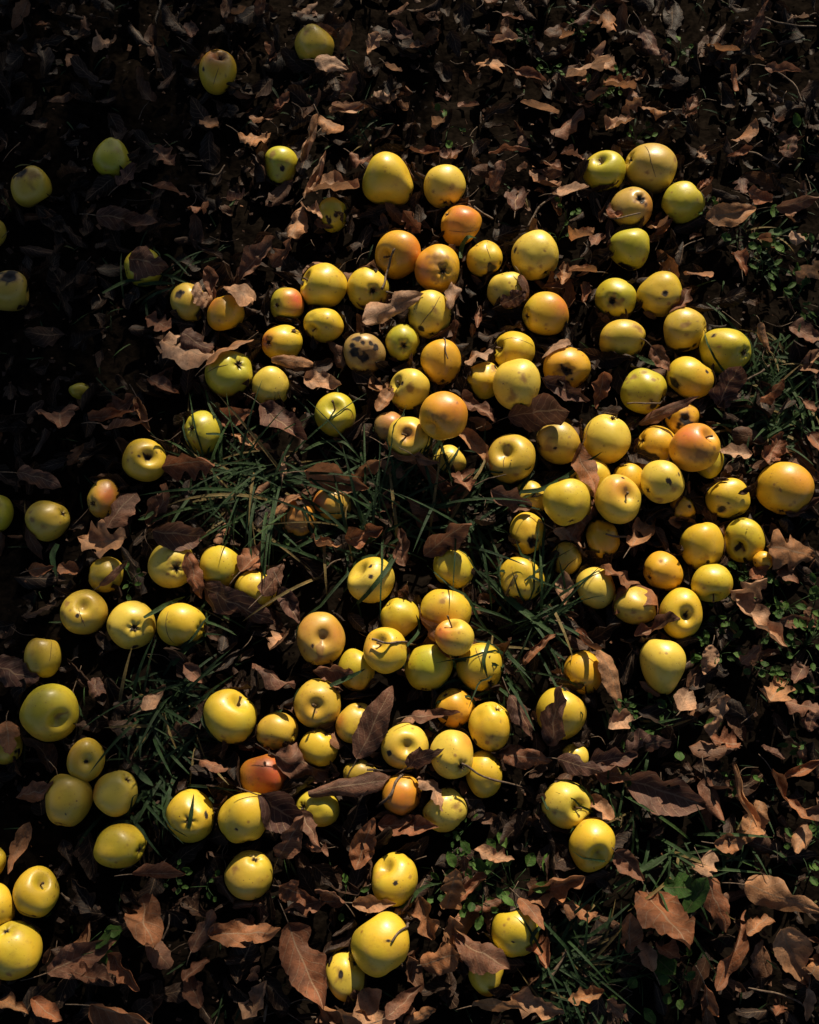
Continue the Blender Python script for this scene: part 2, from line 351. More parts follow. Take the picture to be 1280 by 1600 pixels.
(824,833,28,33,'c',832,848,'Y',[('k',832,848,9),('b',838,843,9)],'yellow apple with a torn black eye|at the edge of the grass'),
(816,905,36,35,'a',75,0,'Y',[('l',780,895,785,920),'lump'],'yellow apple with a grass blade shadow|beside the long grass'),  # its line mark draws the blade's shadow on the skin
(942,843,27,31,'n',0,0,'O',[],'shaded golden apple beneath a leaf stalk|under the cream pink apple'),
(1137,779,34,32,'n',0,0,'Y',[('k',1120,795,6),('d',1130,765,12,.006),'lump'],'yellow apple with dried black petals on it|left of the largest rightmost apple'),
(1067,795,20,20,'n',0,0,'O',[('k',1074,792,2.5)],'small dim orange apple|in the gap under the pitted pale apple'),
(1227,763,44,41,'a',75,0,'O',[('r',1245,748,32,.3),('b',1230,783,4),('g',1200,775,30)],'largest golden apple near the right edge|beside the grass'),
(1163,844,31,35,'s',1146,858,'L',[('k',1145,858,6),('b',1147,860,10)],'lime yellow apple with a dark slit hollow|at the right of the pile'),
(1097,854,34,38,'a',110,0,'Y',[('b',1095,873,6),('k',1100,876,3)],'tall yellow apple with a leaf shadow on top|left of the slit hollow apple'),
(1036,892,30,31,'n',0,0,'O',[('b',1028,874,6)],'round amber apple half in shadow|right of an upright tan leaf'),
(1112,911,32,30,'s',1112,936,'L',[('b',1094,918,3),'stem'],'lime apple with its stem pointing down|below the tall yellow apple'),
(1063,958,33,40,'s',1064,958,'Y',['nostem',('k',1065,960,6),('d',1063,958,12,.006)],'yellow ring shaped apple with a deep hole|above the pear shaped apple'),
(992,946,35,30,'n',0,0,'D',[('b',985,953,5),('b',975,958,4),('b',995,962,4)],'speckled tan apple under a bent leaf|left of the ring shaped apple'),
(931,919,31,33,'n',0,0,'P',[],'pale yellow apple behind a reddish brown leaf|with thin grass on it'),
(1035,1041,35,43,'a',85,0,'P',['pear',('b',1028,1055,2)],'pale pear shaped apple|standing upright at the right below the ring shaped one'),
(911,1051,30,34,'n',0,0,'O',[('b',896,1062,5),('b',910,1068,3),('d',903,1079,9,.005)],'golden apple leaning on a frayed leaf|at the lower right of the pile'),
(877,1115,39,41,'a',60,0,'Y',[],'large bright yellow apple with a torn dark leaf|in the lower right'),
(897,1184,22,22,'n',0,0,'P',[],'pale apple mostly buried in leaves|below the large bright yellow one'),
(765,1135,33,38,'n',0,0,'Y',[('b',765,1146,5),('k',740,1155,4),('b',758,1155,4),('b',773,1160,3),('b',779,1123,4)],'yellow apple with brown dents|left of a dark folded leaf'),
(711,1106,31,31,'n',0,0,'O',[('r',705,1125,20,.4)],'amber apple with a bright sunlit patch|below the green pale apple'),
(749,1043,36,39,'c',765,1068,'Y',[('l',742,1010,752,1040)],'yellow apple striped by grass shadows|right of the green pale apple'),  # the dark line is a grass shadow drawn onto the skin
(710,996,31,29,'s',702,972,'P',[('r',685,990,24,.8),'stem'],'small peach apple with an upright stem|sitting on a larger yellow apple'),
(697,958,40,38,'a',85,0,'Y',[('r',680,968,26,.4),('b',690,940,4)],'large yellow apple behind the peach one|in the lower centre'),
(709,888,32,32,'n',0,0,'L',[('l',712,858,738,880),('b',720,870,4)],'round lime apple with a thin scar|in the shade at the centre'),
(580,906,37,36,'s',556,886,'P',[('d',570,884,9,.004),('k',577,898,3),('k',576,884,2),'lump','nostem'],'lumpy pale apple under a long grass blade|in the centre'),
(625,966,31,32,'n',0,0,'L',[('r',640,985,18,.3)],'yellow apple in soft shade|between the lumpy pale and large yellow apples'),
(602,1016,34,36,'s',590,997,'Y',[('r',575,1010,18,.35)],'yellow apple with a thin twig across it|left of the green pale apple'),
(670,1043,38,37,'a',80,0,'L',[('g',670,1030,36)],'green pale apple with one grass tip on it|in the lower centre'),
(502,997,38,41,'s',509,991,'T',[('r',478,975,24,.3),('r',530,985,22,.35),('k',491,1004,3),('b',505,1012,11),'nostem',('l',526,1028,534,1016)],'big pinkish apple with a dark hollow|at the left of the lower pile'),
(557,1047,29,34,'n',0,0,'L',[('r',560,1075,18,.4)],'yellow apple with a blade across it|right of the big pinkish apple'),
(496,1099,37,38,'s',497,1098,'D',['stem',('r',480,1105,30,.2)],'brownish gold apple with its stem hollow facing up|in the lower left pile'),
(557,1130,33,31,'n',0,0,'D',[('d',533,1128,8,.006),('r',530,1125,10,.6)],'yellow apple notched on the left|behind a dark reddish leaf'),
(498,1168,31,29,'n',0,0,'Y',[],'yellow apple half lit below the gold stemmed one|behind a big brown leaf'),
(434,1143,32,30,'n',0,0,'D',[('b',420,1150,4),('b',430,1160,4)],'dull yellow apple with a small lit corner|right of the largest left apple'),
(360,1119,41,42,'s',381,1088,'L',[('b',333,1143,8),('b',353,1142,3),('b',356,1150,3)],'large smooth lime apple with a stem hollow above|at the lower left'),
(633,1166,37,36,'s',637,1159,'P',['nostem',('d',640,1160,16,.007),('k',610,1170,3),('r',615,1180,18,.35),('d',632,1180,8,.003)],'cream apple with a wide torn hollow|in the lower centre'),
(706,1179,34,38,'c',718,1192,'P',[('r',728,1150,16,.45),('b',718,1192,8)],'bright yellow apple with an open grey eye|right of the cream torn one'),
(756,1210,29,36,'n',0,0,'Y',[],'yellow apple crossed by a thin twig|below the brown dented one'),
(695,1265,35,34,'n',0,0,'P',[('b',710,1252,8),('b',665,1268,4),('b',718,1258,4),('b',715,1272,3)],'bright dented yellow apple|at the foot of the lower pile'),
(628,1242,31,32,'n',0,0,'O',[('r',628,1245,34,.55)],'orange apple in half shade with a yellow straw|left of the bright dented one'),
(566,1210,30,24,'n',0,0,'D',[],'dark yellow apple hidden between two leaves|in the lower centre'),
(496,1263,35,28,'c',472,1256,'L',[('k',474,1254,3)],'yellow apple sheltered by a rolled brown leaf|showing its lit left end'),
(411,1212,37,34,'a',110,0,'R',[('r',420,1200,36,.6),('g',380,1215,10)],'bright red orange apple|above the glossy yellow one at lower left'),
(381,1277,41,41,'a',100,0,'Y',[('k',373,1284,2.6)],'glossy yellow apple with one tiny black speck|at lower left'),
(297,1276,38,41,'c',301,1273,'Y',[('k',326,1269,3),('d',300,1273,10,.003),'lump'],'yellow apple with a wrinkled eye and a blade over it|at lower left'),
(388,1367,38,37,'n',0,0,'D',[('b',367,1348,8)],'shaded apple with a lit diagonal band|below the glossy yellow one'),
(136,1186,28,34,'s',146,1184,'D',['nostem',('k',145,1184,5),('r',120,1170,20,.2)],'dull green apple with a dark hollow|above two shaded apples at left'),
(108,1250,36,42,'a',80,0,'D',[('k',100,1285,8)],'tall dull yellow apple with a rotten foot|at the left'),
(181,1239,34,35,'n',0,0,'P',[('r',150,1235,14,.5)],'cream yellow apple partly behind dark grass|at the left'),
(188,1322,40,34,'a',175,0,'L',[('b',180,1345,3)],'wide shaded green yellow apple|below the cream one behind grass'),
(77,1114,43,45,'s',104,1125,'G',['nostem',('d',105,1125,16,.007),('b',105,1125,10),('r',60,1150,20,.3)],'largest green apple with a side hollow|near the left edge'),
(67,1028,28,32,'n',0,0,'D',[('d',58,998,8,.004),('l',80,1000,84,1030)],'dull cream apple with a bitten top|above the largest green one'),
(132,956,36,35,'s',138,942,'D',[('b',110,940,7),('b',105,955,5),('b',118,950,5),('l',130,945,142,975),('k',130,958,3),'nostem'],'yellow apple with purple brown bruise streaks|at the left'),
(166,898,28,28,'n',0,0,'D',[],'dim apple behind an edge of leaf|above the bruise streaked one'),
(205,977,37,38,'c',219,978,'P',[('k',219,979,6),('k',214,1012,6),('b',175,978,5)],'pale apple with a black star shaped eye|left of the grass covered apple'),
(284,976,37,34,'n',0,0,'Y',[('l',268,955,277,1005),('d',275,945,7,.003)],'yellow apple covered by green grass stems|at the left centre'),
(268,883,36,36,'c',284,888,'P',[('d',268,852,9,.006),('k',285,888,5),('b',282,885,12)],'bitten pale apple with a dark open eye|above the grass covered apple'),
(345,886,33,34,'a',70,0,'Y',[('l',317,865,345,853)],'yellow apple with feathery grass shadows|right of the bitten pale one'),  # grass shadow put in as a line mark
(399,922,33,31,'n',0,0,'Y',[('b',397,903,3),('k',375,925,6)],'small yellow apple between two dark leaves|at the centre left'),
(467,809,29,33,'a',70,0,'R',[('b',465,815,30),('d',478,790,7,.005),('l',442,818,485,822)],'shrivelled red brown apple in the grass|with a tan leaf on top'),
(519,786,31,26,'n',0,0,'T',[('r',495,785,18,.9)],'shaded apple with an orange side in grass|right of the shrivelled one'),
(8,1168,26,26,'n',0,0,'D',[],'apple cut by the left edge under a veined leaf|below the largest green one'),
(57,1394,35,39,'s',75,1366,'Y',[('d',60,1422,9,.005),('k',62,1424,4),('l',38,1416,62,1424)],'yellow apple with a cleft foot|near the bottom left corner'),
(-10,1416,34,36,'n',0,0,'Y',[('k',10,1438,2)],'yellow apple cut by the left edge|beside the cleft foot one'),
(-22,1347,30,28,'n',0,0,'Y',[],'sliver of a yellow apple on the left edge|above the cleft foot one'),
(22,1484,42,42,'n',0,0,'Y',[('k',8,1475,5),('b',30,1510,3)],'large yellow apple with a black blotch|lowest on the left edge'),
(617,1374,36,39,'s',600,1345,'Y',[('d',622,1358,7,.004),('d',637,1365,7,.004),('d',633,1380,8,.004),('k',618,1368,2),('k',640,1362,2),('n',600,1350,12,.004),'lump','nostem'],'knobbly dimpled yellow apple|above the biggest golden one at the bottom'),
(594,1473,46,49,'a',120,0,'Y',[('k',606,1452,2),('d',556,1455,10,.004)],'biggest golden apple with a curved twig on it|at the bottom centre'),
(540,1526,31,37,'n',0,0,'P',[('k',532,1511,4),('b',530,1511,7)],'small pale apple with a worm pit|at the lower left of the biggest golden one'),
(805,1457,37,38,'a',100,0,'L',[('k',800,1459,2)],'smooth lime apple under a reddish leaf tip|at the bottom right'),
(760,1515,28,40,'n',0,0,'Y',[],'yellow apple half behind a brown leaf|below the smooth lime one'),
(885,1257,39,37,'s',907,1255,'P',[('b',864,1262,6),('b',902,1258,5),('g',905,1250,20)],'pale yellow apple with a red nick and side stem|above a shaded twin'),
(925,1321,36,41,'s',931,1331,'Y',['nostem',('d',931,1331,15,.005),('b',931,1331,6)],'yellow apple with a shaded shallow hollow|rightmost of the lower apples'),
(1192,876,15,15,'n',0,0,'O',[],'amber apple almost covered by a tan leaf|near the right edge'),
(884,872,24,26,'n',0,0,'D',[],'dim apple deep in the shade|left of the amber apple under the leaf stalk'),
]
# (on top, below) where apples rest on one another
FRONT = [((710,996),(697,958)),((710,996),(749,1043)),((710,996),(670,1043)),((807,601),(757,595)),((807,601),(803,548)),((1086,699),(1026,696)),((1086,699),(1108,718)),((1086,699),(1066,654)),
((1035,753),(1026,696)),((1035,753),(984,753)),((965,780),(984,753)),((965,780),(922,748)),((965,780),(942,843)),((948,686),(922,748)),((885,785),(905,800)),((885,785),(829,776)),((885,785),(922,748)),((693,650),(641,685)),
((641,685),(612,668)),((1112,911),(1097,854)),((594,1473),(540,1526)),((805,1457),(760,1515)),((1035,1041),(1063,958)),((1063,958),(1112,911)),((1035,753),(1067,795)),((381,1277),(411,1212)),((496,1099),(434,1143)),((496,1099),(498,1168)),((496,1099),(557,1130)),
((360,1119),(434,1143)),((602,1016),(557,1047)),((502,997),(557,1047)),((697,958),(625,966)),((580,906),(625,966)),((670,1043),(711,1106)),((749,1043),(711,1106)),((706,1179),(711,1106)),((706,1179),(756,1210)),((765,1135),(756,1210)),((706,1179),(695,1265)),((633,1166),(566,1210)),((695,1265),(628,1242)),((136,1186),(108,1250)),((1079,591),(1006,611)),((1079,591),(1133,549)),((706,1179),(633,1166)),((57,1394),(-10,1416)),((602,1016),(670,1043)),((602,1016),(625,966)),((1063,958),(992,946)),((965,780),(885,785))]
def find(p): return min(range(len(APPLES)), key=lambda i: (APPLES[i][0] - p[0]) ** 2 + (APPLES[i][1] - p[1]) ** 2)

# ------------------------------------------------------------------ apples
CR = np.stack([right, up, -fwd], 1)            # camera axes -> world
class Ap: pass
AP = []
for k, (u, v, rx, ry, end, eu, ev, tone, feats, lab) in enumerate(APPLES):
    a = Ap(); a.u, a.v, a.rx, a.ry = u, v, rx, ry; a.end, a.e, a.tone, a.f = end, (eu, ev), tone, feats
    a.nick = lab.split('|')[0].strip(); a.label = lab.replace('|', ' ').replace('  ', ' ').strip(); a.k = k
    rp = (rx + ry) / 2; z = DIST
    for _ in range(4):
        a.R = rp * z / FPX; a.c = px(u, v, a.R * .80 - .006); z = depth(a.c)
    AP.append(a)
byn = {a.k: a for a in AP}
def ray(a):
    d = a.c - CAMP; return d / np.linalg.norm(d)
over = {(find(f), find(b)) for f, b in FRONT}
for it in range(260):
    moved = False
    for i, a in enumerate(AP):
        for b in AP[i + 1:]:
            d = a.c - b.c; dist = np.linalg.norm(d); need = (a.R + b.R) * .955
            if dist < need:
                if (a.k, b.k) in over: f, g = a, b
                elif (b.k, a.k) in over: f, g = b, a
                else: f, g = (a, b) if a.v > b.v else (b, a)
                st = min(.002, (need - dist) * .6) + .0002
                f.c = f.c - ray(f) * st
                if g.c[2] > g.R * .55: g.c = g.c + ray(g) * st * .5
                moved = True
    if not moved: break
for a in AP:
    a.R = (a.rx + a.ry) / 2 * depth(a.c) / FPX

NU, NV = 72, 46
th = np.linspace(0, math.pi, NV); ph = np.linspace(0, 2 * math.pi, NU, endpoint=False)
TH, PH = np.meshgrid(th, ph, indexing='ij'); TH = TH.ravel(); PH = PH.ravel()
AF = [grid_faces(NV, NU, True)]
def rot_to(zdir, spin):
    z = zdir / np.linalg.norm(zdir); q = Vector(z).to_track_quat('Z', 'Y').to_matrix()
    return np.array(q @ Matrix.Rotation(spin, 3, 'Z'))
def imgdir(a, u, v, wx=None):
    dx = (u - a.u) / a.rx; dy = -(v - a.v) / a.ry; q = dx * dx + dy * dy
    if q > .96: dx *= .98 / q ** .5; dy *= .98 / q ** .5; q = .96
    return CR @ np.array([dx, dy, math.sqrt(1 - q)])

def build_apple(a):
    g = np.random.default_rng(100 + a.k); R = a.R
    pear = g.uniform(.02, .13); ds, dc = g.uniform(.20, .32), g.uniform(.10, .17)
    ws, wc = g.uniform(.30, .36), g.uniform(.26, .34); hgt = g.uniform(.90, .99)
    if 'pear' in a.f: pear = .26; ds = .06; hgt = 1.08
    st = np.sin(TH); ct = np.cos(TH)
    rho = st ** .94 * (1 + pear * ct)
    lob = 1 + g.uniform(.012, .034) * np.cos(5 * PH + g.uniform(0, 6)) * np.clip((.6 - ct) / 1.6, 0, 1) + g.uniform(.0, .03) * np.cos(2 * PH + g.uniform(0, 6))
    rho = rho * lob
    z = hgt * ct - np.where(ct > 0, ds * 1.25 * np.exp(-(rho / ws) ** 2), -dc * 1.2 * np.exp(-(rho / wc) ** 2) * (1 + .18 * np.cos(5 * PH)))
    P = np.stack([rho * np.cos(PH), rho * np.sin(PH), z], 1)
    P *= (1 +   .062 * wob(P, 900 + a.k, 1.7, 5) + .025 * wob(P, 1300 + a.k, 4.2, 5) + .004 * wob(P, 1700 + a.k, 11, 5))[:, None]
    P *= (1 + g.uniform(.006, .030) * wob(P, 1500 + a.k, 3.2, 5))[:, None]
    for _ in range(g.integers(1, 4)):                    # flats and bruised hollows from the fall
        fd = g.normal(size=3); fd /= np.linalg.norm(fd); an0 = np.arccos(np.clip((P / np.linalg.norm(P, axis=1)[:, None]) @ fd, -1, 1))
        P *= (1 - g.uniform(.025, .075) * np.exp(-(an0 / g.uniform(.28, .55)) ** 2 * 1.4))[:, None]
    if 'lump' in a.f: P *= (1 + .055 * wob(P, 700 + a.k, 3.4, 5))[:, None]
    # aim the visible end
    if a.end in 'sc':
        d = imgdir(a, *a.e); ax = d if a.end == 's' else -d
    else:
        an = g.uniform(0, 6.28) if a.end == 'n' else R_(a.e[0])
        ax = CR @ np.array([math.cos(an), math.sin(an), g.uniform(-.42, -.18) if 'pear' not in a.f else 0])
    M = rot_to(ax, g.uniform(0, 6.28)); P = P @ M.T
    D = P / np.linalg.norm(P, axis=1)[:, None]
    n = len(P); A = {k: np.zeros(n) for k in ('pale', 'green', 'gold', 'dull', 'blush', 'brown', 'dark')}
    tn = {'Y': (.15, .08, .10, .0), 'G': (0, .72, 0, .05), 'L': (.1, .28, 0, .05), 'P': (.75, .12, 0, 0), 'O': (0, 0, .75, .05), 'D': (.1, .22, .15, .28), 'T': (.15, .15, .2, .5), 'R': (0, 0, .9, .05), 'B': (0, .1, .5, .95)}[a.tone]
    n1 = .5 + .5 * wob(D, 40 + a.k, 2.0)
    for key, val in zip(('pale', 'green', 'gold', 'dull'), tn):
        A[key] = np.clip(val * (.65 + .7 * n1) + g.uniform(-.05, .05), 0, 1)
    # pigment round both ends
    stem_d, cal_d = ax, -ax
    cs, cc = D @ stem_d / np.linalg.norm(ax), D @ cal_d / np.linalg.norm(ax)
    A['green'] = np.clip(A['green'] + .40 * np.clip((cs - .90) / .1, 0, 1) + .25 * np.clip((cc - .93) / .07, 0, 1), 0, 1)
    A['brown'] += .38 * np.clip((cs - .955) / .045, 0, 1) + .55 * np.clip((cc - .975) / .025, 0, 1)
    A['dark'] += .55 * np.clip((cc - .988) / .012, 0, 1)
    if a.tone == 'R': A['blush'] += .30 + .35 * n1
    crack_shadow_lines = []
    wiggle = .30 * wob(D, 60 + a.k, 8, 5) + .26 * wob(D, 61 + a.k, 19, 5)
    for f in a.f:
        if isinstance(f, str): continue
        ty = f[0]; d = imgdir(a, f[1], f[2]); ang = np.arccos(np.clip(D @ d, -1, 1))
        if ty == 'l':
            crack_shadow_lines.append((d, imgdir(a, f[3], f[4]))); continue
        ra = f[3] / ((a.rx + a.ry) / 2)
        x = ang / (ra * (.74 if ty == 'k' else .72 if ty == 'b' else 1))
        if ty == 'r':
            A['blush'] = np.clip(A['blush'] + f[4] * np.exp(-(x ** 2) * .9), 0, 1); A['gold'] = np.clip(A['gold'] + .5 * f[4] * np.exp(-(x ** 2) * .45), 0, 1)
        elif ty == 'b':
            A['brown'] = np.maximum(A['brown'], np.clip(1.35 - x * (1 + wiggle * 1.3), 0, 1) * g.uniform(.5, .85))
            P -= D * (ra * .13 * np.exp(-x ** 2 * 1.2) * (1 + 1.2 * wiggle))[:, None]
        elif ty == 'g':
            A['green'] = np.clip(A['green'] + np.exp(-x ** 2) * .8, 0, 1)
        elif ty == 'k':
            s_ = np.clip(1.5 - x * (1 + wiggle), 0, 1); A['dark'] = np.maximum(A['dark'], s_)
            A['brown'] = np.maximum(A['brown'], np.clip(1.9 - x, 0, 1) * .8)
            P -= D * (ra * .42 * np.exp(-x ** 2 * 1.6))[:, None]
        elif ty == 'd': P -= D * (f[4] * np.exp(-x ** 2))[:, None]
        elif ty == 'n': P += D * (f[4] * np.exp(-x ** 2))[:, None]
    # fit to the outline measured in the photograph
    Q = P @ CR
    for ax_, rr in ((0, a.rx), (1, a.ry)):
        lo, hi = Q[:, ax_].min(), Q[:, ax_].max(); Q[:, ax_] = (Q[:, ax_] - (lo + hi) / 2) * 2 / (hi - lo) * rr * depth(a.c) / FPX
    Q[:, 2] *= R
    P = Q @ CR.T
    a.P = P
    o = obj('apple', mesh('apple', P, AF, M_APPLE, A), None, a.c)
    tag(o, a.label, 'apple', 'fallen apples on the leaf litter'); a.o = o
    def pole(i): return P[i * NU:(i + 1) * NU].mean(0)
    an_ = ax / np.linalg.norm(ax)
    DN = P / np.linalg.norm(P, axis=1)[:, None]; RN = np.linalg.norm(P, axis=1)
    for ci, (d, d2) in enumerate(crack_shadow_lines):                # healed splits, and twig and grass shadows drawn as dark lines on the skin
        pts = []
        for tt in np.linspace(0, 1, 12):
            q = d * (1 - tt) + d2 * tt; q /= np.linalg.norm(q)
            q = q + .05 * wob(q[None], 66 + a.k + ci, 5, 4)[0] * np.cross(d, d2) / np.linalg.norm(np.cross(d, d2)); q /= np.linalg.norm(q)
            dd = DN @ q; nn = np.argsort(-dd)[:5]; w_ = 1 / (1.0001 - dd[nn]); pts.append(q * (RN[nn] * w_).sum() / w_.sum())
        pts = np.array(pts); V, F = tube(pts, R * (.006 + .010 * np.sin(np.linspace(.25, 2.9, 12))), None, 5)
        obj('crack', mesh('crack', V, F, M_STEM), o)
    if a.end == 's' and 'nostem' not in a.f:
        p0 = pole(0); L = R * (.34 if 'stem' not in a.f else .62); sd = np.cross(an_, g.normal(size=3)) * R * g.uniform(.05, .16)
        if 'stem' in a.f: sd = -right * R * .08 + up * R * .12
        V, F = tube(spline([p0 - an_ * R * .04, p0 + an_ * L * .5 + sd * .35, p0 + an_ * L + sd], 9), [R * .042] * 6 + [R * .045, R * .055, R * .062], 7)
        obj('stem', mesh('stem', V, F, M_STEM), o)
    if a.end == 'c':
        p0 = pole(NV - 1); V0, F0 = [], []; cax = -an_
        t1 = np.cross(cax, [.3, .5, .8]); t1 /= np.linalg.norm(t1); t2 = np.cross(cax, t1)
        for j in range(6):
            b_ = j * 1.047 + g.uniform(-.25, .25); rd = math.cos(b_) * t1 + math.sin(b_) * t2; sd = np.cross(cax, rd)
            l = R * g.uniform(.12, .20); wd = R * .05; liftv = g.uniform(.5, 1.2)
            q = [p0 + rd * R * .035 - sd * wd, p0 + rd * R * .035 + sd * wd, p0 + rd * l * .55 + cax * l * liftv * .7 + sd * wd * .8, p0 + rd * l * .55 + cax * l * liftv * .7 - sd * wd * .8, p0 + rd * l * g.uniform(.5, 1.1) + cax * l * liftv]
            k0 = len(V0); V0 += q; F0.append([k0, k0 + 1, k0 + 2, k0 + 3]); F0.append([k0 + 3, k0 + 2, k0 + 4, k0 + 4])
        Fq = np.array(F0); obj('calyx', mesh('calyx', np.array(V0), [Fq[::2], Fq[1::2, :3]], M_CALYX), o)
for a in AP: build_apple(a)
AC = np.array([a.c for a in AP]); AR = np.array([a.R for a in AP])
from mathutils import kdtree
for a in AP:
    nr = np.linalg.norm(a.P, axis=1); a.rn = nr; a.rmax = nr.max(); a.kd = kdtree.KDTree(len(nr))
    for i, d in enumerate(a.P / nr[:, None]): a.kd.insert(d, i)
    a.kd.balance()

def apple_top(p):
    """height of the apple surface above the point, or 0"""
    d2 = (AC[:, 0] - p[0]) ** 2 + (AC[:, 1] - p[1]) ** 2; m = d2 < AR ** 2
    return max([0.0] + list(AC[m, 2] + np.sqrt(AR[m] ** 2 - d2[m])))
def surf_r(a, Dq):
    """distance from the apple's centre to its real skin along unit directions"""
    out = np.empty(len(Dq))
    for i, d in enumerate(Dq):
        n = a.kd.find_n(d, 3); w = [1 / (x[2] + 1e-4) for x in n]
        out[i] = sum(a.rn[x[1]] * y for x, y in zip(n, w)) / sum(w)
    return out
def push_out(V, gap=.0015, floor=True):
    lo, hi = V.min(0), V.max(0)
    for a in AP:
        c = a.c; r2 = a.rmax + gap
        if (c - r2 > hi).any() or (c + r2 < lo).any(): continue
        m = np.nonzero((np.abs(V[:, 0] - c[0]) < r2) & (np.abs(V[:, 1] - c[1]) < r2))[0]
        if not len(m): continue
        q = V[m] - c; d = np.maximum(np.linalg.norm(q, axis=1), 1e-4); k = d < r2
        if not k.any(): continue
        m, q, d = m[k], q[k], d[k]; s = surf_r(a, q / d[:, None]) + gap; k = d < s
        V[m[k]] = q[k] * (s[k] / d[k])[:, None] + c
    if floor:
        h = ground_h(V) + .001; V[:, 2] = np.maximum(V[:, 2], h)
    return V

# ------------------------------------------------------------------ dry leaves
def leaf_grid(L, W, shape, curl, bend, seed, nt_=25, ns=11):
    """one leaf lying along +x, midrib on the x axis; returns vertices, faces, uv"""
    g = np.random.default_rng(seed)
    t, s = np.meshgrid(np.linspace(0, 1, nt_), np.linspace(-1, 1, ns), indexing='ij')
    if shape == 'o': wd = np.sin(math.pi * t ** .78) ** .75 * (1 - .25 * t)
    elif shape == 'e': wd = np.sin(math.pi * t) ** .6
    elif shape == 'm': wd = np.sin(math.pi * t ** .8) ** .6 * (1 + g.uniform(.16, .36) * np.cos(2 * math.pi * g.uniform(2.2, 3.4) * t + g.uniform(1.8, 3) + g.uniform(0, 1.2) * np.sign(s)))
    elif shape == 's': wd = np.sin(math.pi * np.clip(t * .96 + .03, 0, 1)) ** .35 * (1 + .3 * np.sin(5 * t + g.uniform(0, 6)) * s)
    else: wd = np.sin(math.pi * (t * .9 + .06)) ** .5
    e1 = np.interp(t[:, 0], np.linspace(0, 1, 11), g.uniform(.80, 1.08, 11)); e2 = np.interp(t[:, 0], np.linspace(0, 1, 11), g.uniform(.80, 1.08, 11))
    e1 = e1 + .020 * np.where(np.arange(nt_) % 2, 1, -1); e2 = e2 + .020 * np.where(np.arange(nt_) % 2, 1, -1)
    if shape in 'ms' or g.random() < .3:                      # a torn bite out of the margin
        c = g.uniform(.25, .8); e1 = e1 * (1 - .55 * np.exp(-((t[:, 0] - c) / .09) ** 2))
    wd = wd * np.where(s > 0, e1[:, None], e2[:, None]) * W / 2
    a = curl * s * (1 + .35 * np.sin(4 * t + g.uniform(0, 6)))
    sc_ = np.where(np.abs(a) > 1e-3, np.sin(a) / np.where(np.abs(a) > 1e-3, a, 1), 1)
    y = wd * s * sc_; z = wd * np.abs(s) * np.where(np.abs(a) > 1e-3, (1 - np.cos(a)) / np.where(np.abs(a) > 1e-3, np.abs(a), 1), 0) * (1 if curl > 0 else -1)
    th_ = bend * (t - .35); x = L * (t - .5); rx_ = L / bend if abs(bend) > .05 else None
    if rx_: x = rx_ * np.sin(th_); zb = rx_ * (1 - np.cos(th_)); x, z = x - z * np.sin(th_), zb + z * np.cos(th_)
    P = np.stack([x, y, z], -1).reshape(-1, 3); st_ = np.abs(s).ravel()
    q = P * [1, 1, 0]
    cr_ = g.uniform(.55, 2.0) if nt_ > 12 else 1.2
    P[:, 2] += .050 * cr_ * L * wob(q / L, seed + 1, 9) * (.35 + st_) + .028 * cr_ * L * wob(q / L, seed + 2, 26) * (.4 + st_)
    P[:, 1] += .014 * cr_ * L * wob(q / L, seed + 3, 18); P[:, 0] += .012 * cr_ * L * wob(q / L, seed + 4, 18)
    P[:, 2] += .05 * W * st_ ** .8
    uv = np.stack([s * .5 + .5, t], -1).reshape(-1, 2)
    return P, grid_faces(nt_, ns), uv
def rotm(head, pitch, roll):
    return np.array(Matrix.Rotation(head, 3, 'Z') @ Matrix.Rotation(pitch, 3, 'Y') @ Matrix.Rotation(roll, 3, 'X'))

